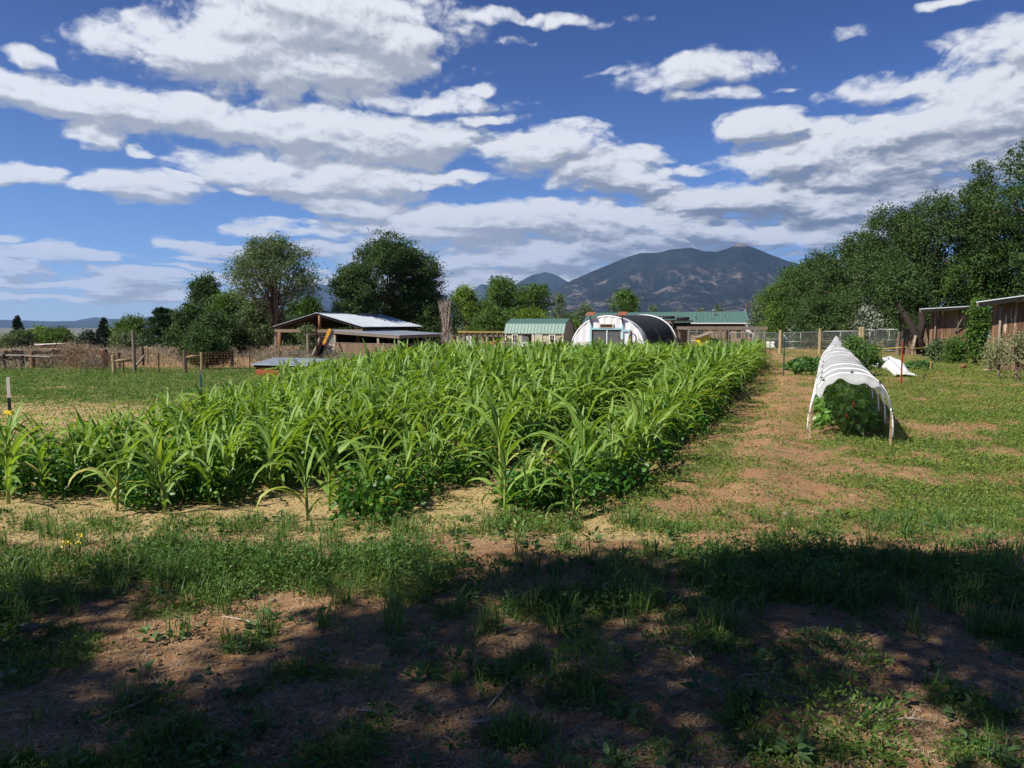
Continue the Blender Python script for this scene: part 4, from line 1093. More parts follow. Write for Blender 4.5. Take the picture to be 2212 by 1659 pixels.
def dark_shed():
    d = 58; x0 = at(1428, 700, d)[0]; x1 = at(1492, 700, d)[0]; zb = gz(13, 58); zt = at(1450, 697, d)[2]
    t = thing('plank_shed', ((x0 + x1) / 2, d, zb), 'tall dark plank shed with corrugated roof edge right of the greenhouse', 'shed')
    mb = MB()
    boards(mb, (x0, d, 0), (x1, d, 0), zb - .05, zt, .2); boards(mb, (x1, d, 0), (x1, d + 3, 0), zb - .05, zt, .2); boards(mb, (x0, d + 3, 0), (x0, d, 0), zb - .05, zt, .2)
    part('wall', mb, M['darkwood'], t)
    mb = MB()
    for k in range(28):
        x = x0 + .75 + (x1 - x0 + .1 - .75) * k / 27; mb.tube([(x, d - .25, zt + .12), (x, d + 3.2, zt + .22)], .05, 6)
    part('roof', mb, M['darkwood'], t)
    mb = MB(); mb.beam((x0 - .3, d - .12, zt + .02), (x0 + 1.0, d - .12, zt + .03), .08, .22); part('fascia', mb, M['greywood'], t)
    mb = MB(); mb.beam((x0 + .5, d - .08, zb + .5), (x0 + .9, d - .08, zt - .1), .1, .04); mb.beam((x0 + 1.1, d - .3, zb), (x0 + .6, d - .06, zt - .3), .08, .05); part('brace', mb, M['greywood'], t)
    for i, (px, y, r, lb) in enumerate(((1440, 689, .55, 'black rubber tyre lying on the left of the dark plank shed roof'), (1475, 690, .42, 'smaller black rubber tyre lying on the right of the dark plank shed roof'))):
        c = at(px, y, d + .7); z = zt + .32 + (.1 if i == 0 else .02); mb = MB(); P = []
        mb.tube([(c[0] + r * math.cos(a), c[1] + r * math.sin(a), z) for a in np.linspace(0, 2 * math.pi, 25)], .11, 8, cap=False)
        solo('old_tyre', mb, M['black'], (c[0], c[1], z - .1), lb, 'tyre', smooth=True)
    p = at(1422, 691, 55.6); s = thing('solar_panel', (p[0], p[1], p[2] - .2), 'small white framed solar panel by the dark plank shed roof', 'solar panel')
    mb = MB(); mb.beam(p - [.25, 0, 0], p + [.25, 0, 0], .04, .34, up=(0, .4, 1)); part('panel', mb, M['glass'], s)
    mb = MB()
    for dz in (-.17, .17): mb.beam(p + [-.27, -.03 + dz*.4, dz], p + [.27, -.03 + dz*.4, dz], .04, .03)
    for dx in (-.26, .26): mb.beam(p + [dx, -.1, -.17], p + [dx, .04, .17], .03, .04)
    part('frame', mb, M['white'], s)
    mb = MB(); mb.tube([p + [0, .05, 0], p + [0, .05, -1.6]], .03, 6); part('pole', mb, M['pipe'], s)
dark_shed()

def pergola():
    d = 52; zb = gz(15, 52)
    a = at(1484, 708.8, d); b = at(1658, 708.8, d)
    t = thing('timber_pergola', ((a[0] + b[0]) / 2, d, zb), 'grey timber post and beam frame in front of the tan house', 'pergola')
    for y in (0, 3.2):
        mb = MB(); mb.beam(a + [0, y, 0], b + [0, y, 0], .1, .22); part('beam', mb, M['greywood'], t)
    for x in (a[0] + .1, b[0] - .08): mb = MB(); mb.beam((x, d, a[2] - .02), (x, d + 3.2, a[2] - .02), .1, .18); part('side_beam', mb, M['greywood'], t)
    for px, y in ((1488, 0), (1557, 0), (1651, .0), (1490, 3.2), (1560, 3.2), (1654, 3.2), (1652, 1.1), (1653, 2.1), (1580, 3.2), (1530, 3.2)):
        p = at(px, 712, d); mb = MB(); mb.box((p[0], d + y, zb - .1), (.15, .14, a[2] - .11 - zb + .1), random.uniform(-.1, .1), random.uniform(-.01, .01)); part('post', mb, M['greywood'], t)
    for px in (1568, 1575): wood_post(px, 712, 50, .11, {1568: 'rough brown split post left of its twin under the timber frame', 1575: 'rough brown split post right of its twin under the timber frame'}[px], 'bark')
    wood_post(1604, 716, 50.5, .06, 'reddish thin post standing under the middle of the timber frame', 'rust')
    # second fence of tan panels behind
    f = thing('panel_fence', (17, 62, gz(17, 62)), 'tan boarded fence panels seen through the timber frame', 'fence'); mb = MB()
    p0 = at(1520, 715, 62); p1 = at(1608, 715, 62); boards(mb, (p0[0], 62, 0), (p1[0], 62, 0), gz(17, 62), p0[2], .3, .05, .03, skip=(4, 9)); part('board', mb, M['stucco'], f)
    t = thing('animal_hutch', (13.5, 45, gz(13.5, 45)), 'bright yellow painted hutch with slanted roof at the back edge of the corn', 'hutch')
    d = 45.; g0 = gz(11.5, 45); P = lambda px, py, dd=0: at(px, py, d) + [0, dd, 0]
    mb = MB(); q = [P(1511, 753), P(1532, 753), P(1532, 722), P(1511, 729)]; mb.raw(np.array(q + [v + [0, .9, 0] for v in q]), [(0, 1, 2, 3), (7, 6, 5, 4), (0, 4, 5, 1), (1, 5, 6, 2), (2, 6, 7, 3), (3, 7, 4, 0)], .2)
    q = [P(1533, 753), P(1556, 753), P(1556, 741), P(1533, 731)]; mb.raw(np.array(q + [v + [0, .9, 0] for v in q]), [(0, 1, 2, 3), (7, 6, 5, 4), (0, 4, 5, 1), (1, 5, 6, 2), (2, 6, 7, 3), (3, 7, 4, 0)], .2)
    part('wall', mb, M['yellow'], t)
    mb = MB(); mb.beam(P(1507, 729.5, .4), P(1541, 717.5, .4), 1.1, .05); mb.beam(P(1532, 727.5, .4), P(1560, 740.5, .4), 1.0, .05); part('roof', mb, M['greywood'], t)
    mb = MB(); mb.beam(P(1532.5, 723, -.02), P(1532.5, 731, -.02), .05, .05, up=(0, 1, 0)); part('trim', mb, M['white'], t)
    mb = MB()
    for px in (1512, 1531, 1555): mb.box(tuple(P(px, 753, .1) * [1, 1, 0] + UP * (g0 - .05)), (.07, .07, P(px, 753)[2] - g0 + .05))
    part('leg', mb, M['greywood'], t)
pergola()
tree('leafy_plant', 1546, 732, 43.5, 14, 'elm', 'dark leafy plant standing in front of the yellow hutch', 900, .13, .1, 6, cat='plant', cl=.25)

def lumber_rack():
    d = 58; zb = gz(-2, 58)
    a = at(988, 717.5, d); b = at(1090, 717.5, d)
    t = thing('lumber_rack', ((a[0] + b[0]) / 2, d, zb), 'open timber rack with new yellow boards on top left of the cream shed', 'rack')
    mb = MB()
    for k in range(7): mb.beam(a + [0, .42 * k, .02 * (k % 2)], b + [0, .42 * k, .0], .14, .05, rnd=random.random())
    part('top_board', mb, M['lumber'], t)
    mb = MB()
    for k in range(9):
        x = a[0] + .15 + k * (b[0] - a[0] - .3) / 8; mb.beam((x, d - .3, a[2] - .15), (x, d + 2.8, a[2] - .13), .06, .14)
    mb.beam(a + [0, -.05, -.29], b + [0, -.05, -.29], .08, .16); mb.beam(a + [0, 2.6, -.29], b + [0, 2.6, -.29], .08, .16)
    mb.beam(a + [.4, .6, -.75], b + [0, .6, -.75], .3, .05); mb.beam(a + [.4, .6, -1.2], b + [0, .6, -1.2], .3, .05)
    part('joist', mb, M['greywood'], t)
    for px in (990, 1043, 1066, 1088):
        mb = MB(); p = at(px, 730, d); mb.box((p[0], d, zb - .1), (.13, .13, a[2] - .4 - zb + .13)); part('post', mb, M['postwood'], t)
    mb = MB(); l = thing('step_ladder', (at(1012, 740, 56.5)[0], 56.5, gz(-3, 56.5)), 'white aluminium ladder leaning in front of the lumber rack', 'ladder')
    for px in (1008.5, 1017): q = at(px, 726, 56.5); q0 = at(px, 759, 56.0); mb.beam(q0, q, .05, .05)
    part('rail', mb, M['white'], l); mb = MB()
    for k in range(8): y = 728 + k * 4; mb.beam(at(1008.5, y, 56.45 - .06 * k), at(1017, y, 56.45 - .06 * k), .03, .04)
    part('rung', mb, M['white'], l)
    for (x0, y0, x1, y1, mat, lb) in ((1052, 736, 1067, 752, 'orange', 'orange tarp bundle stored left of a rack post'), (1070, 735, 1090, 742, 'orange', 'orange tarp piece stored at the right end of the rack'), (1072, 744, 1082, 753, 'orange', 'small orange bin standing under the right end of the rack')):
        mb = MB(); A0 = at(x0, y1, 58.9); B0 = at(x1, y0, 58.9)
        mb.sheet(lambda u, v: (A0[0] + (B0[0] - A0[0]) * u, 58.7 + .5 * v + .04 * math.sin(u * 9), A0[2] + (B0[2] - A0[2]) * (v * (1 - .15 * u)) + .02 * math.sin(u * 14)), 12, 6, .3)
        solo('tarp_bundle', mb, M[mat], (A0[0], 58.7, A0[2]), lb, 'tarp', smooth=True)
    # red roofed building far behind
    t = thing('small_house', (-2.9, 95, gz(-2.9, 95)), 'tiny red roof peeping through the trees above the lumber rack', 'house')
    mb = MB(); A0, B0 = px_box(mb, 1020, 716, 1031, 740, 90, 4, to_ground=True); part('wall', mb, M['adobe'], t)
    mb = MB(); z = at(1020, 716, 90)[2]; z2 = at(1020, 706, 90)[2]; x0, x1 = A0[0] - .2, B0[0] + .2
    mb.raw([(x0, 89.8, z), (x1, 89.8, z), ((x0 + x1) / 2, 89.8, z2), (x0, 94.2, z), (x1, 94.2, z), ((x0 + x1) / 2, 94.2, z2)], [(0, 1, 2), (5, 4, 3), (0, 2, 5, 3), (1, 4, 5, 2)], .4); part('roof', mb, M['tpost_red'], t)
lumber_rack()

def stump_sign():
    d = 40; 
    p = at(1136, 722, d); zb = gz(p[0], d); t = thing('dark_stump', (p[0], d, zb), 'blackened square stump post with a white box and grey tablet fixed on it', 'stump')
    mb = MB(); mb.box((p[0], d, zb - .1), (.42, .4, p[2] - zb + .1), .3, .03); part('post', mb, M['darkwood'], t)
    mb = MB(); q = at(1133, 735, d - .28); mb.beam(q - [.15, 0, 0], q + [.17, 0, 0], .05, .42, up=(.1, 0, 1)); part('tablet', mb, M['pipe'], t)
    mb = MB(); q = at(1132, 744, d - .3); mb.beam(q - [.2, 0, 0], q + [.2, 0, 0], .2, .22); b = part('meter_box', mb, M['white'], t)
    mb = MB(); mb.beam(q + [-.06, -.105, .01], q + [.06, -.105, .01], .01, .05); part('dial', mb, M['black'], b)
stump_sign()
G2 = 'wooden posts along the back edge of the corn'
for px, y, d, r, lb, mt_ in ((979, 725, 47, .19, 'thick square brown post right of the bare pale tree', 'brownwood'), (989, 727, 46, .06, 'thin pale post beside the thick square brown post', 'palebark'),
        (996, 735, 50, .09, 'short round post at the left end of the lumber rack', 'postwood'), (1053, 728, 52, .12, 'round yellowish post before the middle of the lumber rack', 'postwood'),
        (1100, 742, 50, .14, 'short thick post at the left corner of the cream shed', 'postwood'), (1210, 727, 47, .09, 'round brown post before the right end of the cream shed', 'postwood'),
        (1296, 728, 44, .08, 'short round post in front of the screened greenhouse door', 'postwood'), (1345, 732, 44, .06, 'short post before the turquoise door jamb', 'postwood'),
        (1363, 715, 46, .09, 'rusty brown post with coiled hose in front of the greenhouse', 'rust'), (1686, 713, 46, .10, 'brown round gatepost left of the first chain link gate', 'postwood'),
        (1772, 710, 45.5, .10, 'brown round gatepost between the two chain link gates', 'postwood'), (1859, 707, 44, .10, 'left one of the paired pale gateposts behind the low white sheet', 'postwood'),
        (1865, 706, 43.6, .09, 'right one of the paired pale gateposts behind the low white sheet', 'postwood'), (1914, 706, 52, .12, 'left one of two posts behind the far right chain link gate', 'postwood'), (1926, 706.5, 52, .11, 'right one of two posts behind the far right chain link gate', 'postwood'),
        (1488, 716, 48, .05, 'thin white topped post left of the yellow hutch', 'pipe')):
    wood_post(px, y, d, r, lb, mt_, group=G2 if 'gatepost' not in lb else 'wooden gateposts of the chain link gates')
mb = MB(); c = at(1366, 728, 45.8)
for k in range(3): mb.tube([(c[0] + .22 * math.cos(a), c[1] - .1 * k, c[2] + .3 * math.sin(a) - .1) for a in np.linspace(0, 6.3, 22)], .025, 5, cap=False)
solo('hose_coil', mb, M['black'], tuple(c), 'dark hose coil hanging on the rusty brown post by the greenhouse', 'hose', smooth=True)
for px, y, d, lb in ((1654, 732, 34, 'nearest dark brown stake in the line right of the corn'), (1633.5, 740, 37, 'second nearest dark brown stake in the line right of the corn'), (1644, 735, 40, 'third dark brown stake in the line right of the corn'), (1664, 728, 44, 'farthest dark brown stake, right against the timber frame posts'), (1623, 745, 33.5, 'short dark stake poking from the right end of the corn')):
    t_post(px, y, d, lb, 'darkwood', toplen=0, name='metal_stake', group='dark stakes right of the corn')
for px, y, h, lb in ((1603, 735, .3, 'short red painted stake behind the corn'), (1621, 733, .3, 'orange tipped stake behind the right end of the corn')):
    t_post(px, y, 42, lb, 'rust', name='metal_stake', topmat='tpost_red', toplen=.12)
t_post(1694.8, 723.5, 24.5, 'thin green metal post standing in the grass path before the gates', 'tpost_green', toplen=.05)
t_post(1950.7, 732, 20.5, 'rusty red metal post with grey cap holding the yellow rope on the right lawn', 'tpost_red', topmat='pipe', toplen=.05)
t_post(17, 815, 11.6, 'black metal post with cream top at the left edge of the corn', 'black', topmat='trim', toplen=.32)
t_post(433, 799, 17.2, 'green metal post with pale tip behind the left corn', 'tpost_green', topmat='pipe', toplen=.12)
mb = MB(); p = at(19, 894, 11.58); mb.box(tuple(p), (.12, .05, .05)); mb.box(tuple(p + [.05, 0, -.02]), (.03, .08, .07)); solo('rope_insulator', mb, M['yellow'], tuple(p), 'upper yellow insulator clip on the black metal post at left', 'insulator')
mb = MB(); p2 = at(19, 936, 11.58); mb.box(tuple(p2), (.12, .05, .05)); solo('rope_insulator', mb, M['yellow'], tuple(p2), 'lower yellow insulator clip on the black metal post at left', 'insulator')
mb = MB(); e = at(433, 848, 17.2); s0 = at(-120, 905, 10.2)
mb.tube([s0, p, (p + e) / 2 - [0, 0, .05], e, e + (at(1000,780,40)-e)*.2], .006, 4); solo('fence_string', mb, M['rope'], tuple(p), 'thin yellow string running between the black and green posts at left', 'string')
mb = MB(); a = at(1864, 744, 43.5); b = at(1951, 750, 20.5); c_ = at(2010, 744, 39.5); c_[2]
pts = [a + (b - a) * t - UP * .12 * math.sin(math.pi * t) for t in np.linspace(0, 1, 9)] + [b + (c_ - b) * t - UP * .1 * math.sin(math.pi * t) for t in np.linspace(.1, 1, 9)]
mb.tube(pts, .012, 4); solo('yellow_rope', mb, M['rope'], tuple(b), 'sagging yellow rope from the gatepost past the red post to the farther shack', 'rope')

def chain_gate(x0, y0, x1, y1, d0, d1, ybot, label, mid=None, name='chain_link_gate', mat='pipe'):
    a = at(x0, y0, d0); b = at(x1, y1, d1); za = at(x0, ybot, d0)[2]; zb = at(x1, ybot, d1)[2]
    ga = gz(a[0], d0); a0 = np.array([a[0], a[1], max(za, ga + .05)]); b0 = np.array([b[0], b[1], max(zb, ga + .05)])
    t = thing(name, tuple((a0 + b0) / 2), label, 'gate', 'galvanised chain link gates at the back')
    mb = MB(); r = .024
    k = .16
    mb.tube([a0, a - UP * .15, a - UP * .04 + (b - a) * .012, a + (b - a) * .04, b - (b - a) * .04, b - UP * .04 - (b - a) * .012, b - UP * .15, b0], r, 7); mb.tube([a0, b0], r, 7)
    if mid: mb.tube([a0 + (a - a0) * mid, b0 + (b - b0) * mid], r * .8, 6)
    mb.tube([(a + b) / 2, (a0 + b0) / 2], r * .8, 6)
    part('pipe_frame', mb, M[mat], t, True)
    mb = MB(); W = np.linalg.norm((b - a)[:2]); Hh = a[2] - a0[2]; dv = (b0 - a0) / W; s = .085
    for i in range(int(-Hh / s), int(W / s)):
        for sg in (1, -1):
            u0 = i * s; u1 = u0 + Hh
            l0, l1 = max(0, u0), min(W, u1)
            if l1 <= l0: continue
            h0 = (l0 - u0); h1 = (l1 - u0)
            if sg < 0: h0, h1 = Hh - h0, Hh - h1
            mb.beam(a0 + dv * l0 + UP * h0, a0 + dv * l1 + UP * h1, .006, .006)
    part('wire_mesh', mb, M[mat], t)
chain_gate(1692, 719, 1768, 717, 46, 45.6, 752, 'chain link gate left of the middle gatepost behind the squash', mid=.42)
chain_gate(1777, 716, 1855, 715, 45.4, 44.2, 750, 'chain link gate right of the middle gatepost behind the tunnel tip', mid=.42)
chain_gate(1869, 712, 1890, 712, 43.8, 43.4, 756, 'narrow chain link gate leaf right of the paired gateposts')
chain_gate(1893, 711, 1951, 712, 46, 45, 757, 'wide chain link panel before the dark plank fence at right', mid=.5)
chain_gate(1575, 719, 1680, 719, 49.5, 48.5, 752, 'long chain link panel seen under the right half of the timber frame', mid=.45)
chain_gate(1488, 716, 1552, 719, 49, 49, 752, 'chain link panel seen under the left half of the timber frame', mid=.45)
chain_gate(1075, 740, 1232, 738, 49, 48, 757, 'long low chain link panel in front of the cream shed')
chain_gate(985, 757, 1070, 757, 44, 44, 764, 'low white pipe rail panel left of the cream shed', mat='white')

def misc_back():
    # white vehicle body behind the gates
    t = thing('white_trailer', (21, 58, gz(21, 58)), 'white flat sided trailer body parked behind the first chain link gate', 'trailer')
    mb = MB(); px_box(mb, 1672, 735, 1706, 752, 58, 2.0); part('body', mb, M['white'], t)
    mb = MB(); px_box(mb, 1671, 731.5, 1707, 734.5, 57.9, 2.2); part('rim', mb, M['pipe'], t)
    for px in (1681, 1697):
        p = at(px, 752, 57.9); z = gz(p[0], 58); mb = MB(); mb.tube([(p[0], 57.9, z + .3), (p[0], 58.15, z + .3)], .3, 14); part('wheel', mb, M['black'], t)
    t = thing('sheet_covered_heap', (19, 56, gz(19, 56)), 'silvery sheet draped over a heap behind the timber frame', 'covered heap')
    a = at(1622, 750, 56); b = at(1650, 733, 56); mb = MB()
    mb.sheet(lambda u, v: (a[0] + (b[0] - a[0]) * u, 56 + 1.2 * v, gz(19, 56) + (b[2] - gz(19, 56)) * (math.sin(math.pi * (.08 + .84 * u)) ** .5) * (math.sin(math.pi * (.05 + .9 * v)) ** .5) + .05 * math.sin(u * 17 + v * 5)), 16, 10, .03)
    part('sheet', mb, M['pipe'], t, True)
    mb = MB(); mb.tube([at(1612, 714, 55), at(1647, 732, 55)], .07, 7); solo('white_pipe', mb, M['white'], tuple(at(1630, 723, 55)), 'slanting white pipe behind the right half of the timber frame', 'pipe')
    # power pole and wires
    p = at(1613.6, 656.5, 105); q = gz(p[0], 105); t = thing('power_pole', (p[0], 105, q), 'wooden power pole with pale transformer behind the right end of the long house', 'pole')
    mb = MB(); mb.tube([(p[0], 105, q - .3), tuple(p)], [.2, .14], 8); part('shaft', mb, M['bark'], t)
    mb = MB(); tp = at(1610.5, 668, 104.8); mb.tube([tp, tp - UP * .9], .26, 10); part('transformer', mb, M['pipe'], t)
    mb = MB(); mb.beam(p + [-.8, 0, -.25], p + [.8, 0, -.25], .1, .1); part('crossarm', mb, M['bark'], t)
    for i, (x0, y0, y1, x2, y2) in enumerate(((1150, 690, 658, 1720, 650), (1150, 697, 665, 1720, 662))):
        A = at(x0, y0, 150); B = at(1613.6, y1, 105); C = at(x2, y2, 110)
        mb = MB(); mb.tube([A + (B - A) * t - UP * 1.2 * math.sin(math.pi * t) for t in np.linspace(0, 1, 12)], .02, 4); mb.tube([B, (B + C) / 2 - UP * .3, C], .02, 4)
        solo('power_line', mb, M['pipe'], tuple(B), ('upper' if i == 0 else 'lower') + ' power line crossing above the long green roof', 'cable')
    # small things at the shed
    for px, py, w, h, lb in ((1162, 743, .55, .5, 'larger dark green plastic bin in front of the cream shed door'), (1179, 746, .35, .36, 'smaller dark green bin right of the larger one by the cream shed')):
        p = at(px, py, 55); mb = MB(); z = gz(p[0], 55); mb.box((p[0], 55, z), (w, .45, h + .55), .2); mb.box((p[0], 55, z + h + .57), (w * 1.1, .5, .05), .2); solo('plastic_bin', mb, M['bin'], (p[0], 55, z), lb, 'bin')
    # posts and H braces of the left pasture fence
    GP = 'wooden posts of the left pasture fence'
    for x0, y0, x1, y1, d, ry, l1, l2, l3 in ((244, 767, 287, 715, 30.6, 778.5, 'short pale post at the left of the first wooden brace', 'tall weathered post with forked pale top in the left pasture fence', 'horizontal pole rail joining the short and the tall post at left'),
                                     (398, 756, 435, 761, 31.5, 770, 'thick dark post at the left of the second wooden brace', 'slim pale post behind the green metal post', 'horizontal pole rail of the second wooden brace')):
        wood_post(x0, y0, d, .078, l1, 'postwood' if x0 < 300 else 'bark', group=GP, lean=-.02); wood_post(x1, y1, d + .2, .068, l2, 'greywood' if x0 < 300 else 'postwood', group=GP)
        mb = MB(); mb.tube([at(x0 + 3, ry + 1, d), at(x1 - 3, ry - 1, d + .2)], .06, 8); solo('brace_rail', mb, M['postwood'], tuple(at(x0, ry, d)), l3, 'rail', smooth=True)
    mb = MB(); mb.tube([at(290, 796, 31), at(312, 768, 33)], .05, 7); solo('brace_rail', mb, M['greywood'], tuple(at(300, 780, 32)), 'diagonal pole leaning from behind the tall weathered post', 'rail', smooth=True)
    for px, y, d, r, lb, m_ in ((257, 762, 38, .07, 'dark short post behind the first wooden brace', 'darkwood'), (308, 750, 40, .06, 'thin dark crooked post right of the tall weathered post', 'darkwood'), (318, 747, 42, .05, 'thin pale post farther right of the tall weathered post', 'postwood'),
                         (500, 757, 38, .09, 'dark post between the dense bush and the coop', 'darkwood'), (224, 754, 35, .17, 'rusty brown square looking post by the large dry bush', 'rust'), (47, 768, 34, .09, 'dark leaning post at the front of the old plank fence', 'darkwood'),
                         (8, 765, 34, .07, 'dark post at the left picture edge before the plank fence', 'darkwood'), (69, 760, 36, .09, 'rusty post where the two old fence rails meet', 'rust')):
        wood_post(px, y, d, r, lb, m_, group=GP)
    for px, y, d, lb in ((266, 775, 31, 'thin dark metal stake under the first wooden brace'), (342, 762, 31, 'dark metal stake between the two wooden braces'), (539, 766, 34, 'dark metal stake left of the red coop'), (626, 755, 44, 'dark metal stake before the barn log post')):
        t_post(px, y, d, lb, 'darkwood', toplen=0, name='metal_stake')
    # wire of the pasture fence
    t = thing('wire_fence', (-13, 31, gz(-13, 31)), 'thin wire mesh fence strung between the left pasture posts', 'fence'); mb = MB()
    for k in range(8):
        pts = [(at(x, 700, 31)[0], 31 + .0 * x, gz(at(x, 700, 31)[0], 31) + .12 + .11 * k) for x in range(110, 560, 30)]; mb.tube(pts, .004, 3, cap=False)
    part('horizontal_wire', mb, M['rust'], t); mb = MB()
    for x in np.arange(112, 555, 7.0): p = at(x, 700, 31); z = gz(p[0], 31); mb.beam((p[0], 31, z + .1), (p[0], 31, z + .9), .006, .006)
    part('vertical_wire', mb, M['rust'], t)
    # old plank fence at far left
    t = thing('plank_fence', (-26, 37, gz(-26, 37)), 'old dark plank fence at the far left behind the dry bushes', 'fence'); mb = MB()
    a = at(-60, 757, 38.5); b = at(222, 755, 38.5)
    boards(mb, (a[0], 38.5, 0), (b[0], 38.5, 0), gz(-28, 38) - .05, a[2], .2, .02, .06, skip=(7, 13, 14, 29, 41)); part('board', mb, M['darkwood'], t)
    mb = MB(); mb.beam((a[0], 38.42, a[2] - .25), (b[0], 38.42, a[2] - .25), .05, .09); part('rail', mb, M['greywood'], t)
    t = thing('rail_fence', (-25, 35.5, gz(-25, 35.5)), 'grey pole rail fence with hanging slats in front of the old plank fence', 'fence'); mb = MB()
    a = at(-30, 768, 35); b = at(110, 772, 35); mb.tube([a, (a + b) / 2 + [0, 0, .03], b], .06, 7); part('rail', mb, M['greywood'], t)
    mb = MB(); boards(mb, (a[0], 35.06, 0), (at(60, 768, 35)[0], 35.06, 0), gz(-26, 35) - .03, a[2] - .03, .19, .06, .05); part('board', mb, M['brownwood'], t)
    # adobe houses in the valley
    for (x0, y0, x1, y1, d, dep, lb) in ((60, 744, 92, 762, 112, 8, 'orange adobe house with white roof edge behind the left plank fence'), (206, 744, 247, 762, 108, 9, 'long low orange adobe house below the pointed spruce'), (160, 744, 176, 758, 118, 6, 'small adobe house with a square chimney behind the large dry bush'), (-5, 751, 14, 760, 110, 6, 'adobe house corner at the left picture edge')):
        p = at((x0 + x1) / 2, y0, d); t = thing('adobe_house', (p[0], d, gz(p[0], d)), lb, 'house')
        mb = MB(); A0, B0 = px_box(mb, x0, y0 + 1.5, x1, y1, d, dep, to_ground=True); part('wall', mb, M['adobe'], t)
        mb = MB(); px_box(mb, x0 - .5, y0, x1 + .5, y0 + 1.4, d - .2, dep + .4); part('parapet', mb, M['trim'], t)
        mb = MB(); px_box(mb, x0 + (x1 - x0) * .3, y0 + 5, x0 + (x1 - x0) * .42, y0 + 9, d - .06, .2); part('window', mb, M['glass'], t)
        if x0 == 160: mb = MB(); px_box(mb, 167, 738, 173, 744.2, d + 1, 1.2); part('chimney', mb, M['adobe'], t)
    mb = MB(); p = at(159, 731, 150); mb.beam(p - UP * 1.6, p, .7, .7); solo('white_chimney', mb, M['white'], (p[0], p[1], p[2] - 1.6), 'tiny white flue standing above the dry bush in the distance', 'flue')
    # log heap, yellow arm, pallets by the barn
    for i, (x0, y0, x1, y1, r, mt_, lb) in enumerate(((676, 767, 692, 729, .10, 'greywood', 'leftmost leaning grey log beside the yellow arm'), (683, 767, 697, 726, .12, 'bark', 'middle leaning dark log beside the yellow arm'), (690, 767, 702, 733, .12, 'darkwood', 'rightmost leaning dark log below the yellow arm'))):
        mb = MB(); mb.tube([at(x0, y0, 46 + .2 * i), at((x0 + x1) / 2 + .5, (y0 + y1) / 2, 46.2 + .2 * i), at(x1, y1, 46.4 + .2 * i)], [r, r, r * .85], 8); solo('leaning_log', mb, M[mt_], tuple(at(x0, y0, 46)), lb, 'log', 'leaning logs beside the barn')
    t = thing('auger_arm', tuple(at(700, 746, 46)), 'slanting yellow and orange machine arm propped against the low shelter', 'machine arm')
    mb = MB(); a = at(700, 742, 45.8); b = at(714, 711, 45.8); mb.beam(a, b, .22, .18, up=(1, 0, .4)); part('arm', mb, M['ylogun'], t)
    mb = MB(); mb.beam(a + [.13, .05, -.05], b + [.14, .05, -.05], .06, .24, up=(1, 0, .4)); part('side_plate', mb, M['pipe'], t)
    mb = MB(); m_ = a + (b - a) * .38; mb.beam(m_ - (b - a) * .02, m_ + (b - a) * .02, .25, .21, up=(1, 0, .4)); mb.beam(a - (b - a) * .1, a + (b - a) * .3, .19, .15, up=(1, 0, .4)); part('joint', mb, M['tpost_red'], t)
    for (x0, y0, x1, y1, d, lb) in ((702, 742, 722, 764, 47.5, 'pale wooden pallet standing upright beside the left end of the board fence'), (795, 769, 832, 788, 43, 'pale wooden lattice pallet leaning low in front of the board fence')):
        t = thing('wooden_pallet', tuple(at((x0 + x1) / 2, y1, d)), lb, 'pallet'); mb = MB()
        for k in range(6): x = x0 + (x1 - x0) * (k + .5) / 6; mb.beam(at(x, y1, d), at(x + .8, y0, d + .2), .015 + (x1 - x0) * .1 / F * d, .02, up=(0, 1, 0))
        part('slat', mb, M['palewood'], t); mb = MB()
        for f_ in (.12, .5, .88): y = y0 + (y1 - y0) * f_; mb.beam(at(x0, y, d + .25), at(x1, y, d + .25), .09, .1)
        part('runner', mb, M['palewood'], t)
    GC = 'rails of the corral in front of the barn'
    wood_post(665, 722, 45, .1, 'grey post at the left of the corral gate before the barn', 'greywood', group=GC); wood_post(683, 706, 46, .07, 'tall dark post rising in front of the shrub by the barn', 'darkwood', group=GC)
    mb = MB(); mb.tube([at(664, 723, 45), at(722, 722, 48.5)], .05, 7); solo('corral_rail', mb, M['greywood'], tuple(at(690, 723, 46)), 'top pole rail crossing in front of the yellow arm', 'rail', GC)
    for y, lb in ((749, 'upper horizontal rail inside the open barn'), (756, 'lower horizontal rail inside the open barn')):
        mb = MB(); mb.beam(at(606, y, 53), at(662, y - 1, 53), .05, .13); solo('corral_rail', mb, M['brownwood'], tuple(at(630, y, 53)), lb, 'rail', GC)
    for px, lb in ((630, 'short post inside the left half of the open barn'), (648, 'short post in the middle of the open barn')): wood_post(px, 744, 53.2, .08, lb, 'brownwood', group=GC)
    # brush pile
    mb = MB()
    for k in range(260):
        c = at(random.uniform(618, 668), 764, 43 + random.uniform(-.6, .6)); z = gz(c[0], 43) + random.random() ** 1.4 * .75; dd = rdir(1, .2)[0]; l = random.uniform(.3, .9)
        p = np.array([c[0], c[1], z]); mb.tube([p - dd * l / 2, p + rdir(1)[0] * .05, p + dd * l / 2], [.014, .01, .005], 3)
    solo('brush_pile', mb, M['greywood'], tuple(at(640, 764, 43)), 'tangled pile of grey branches behind the red coop', 'brush pile')
misc_back()

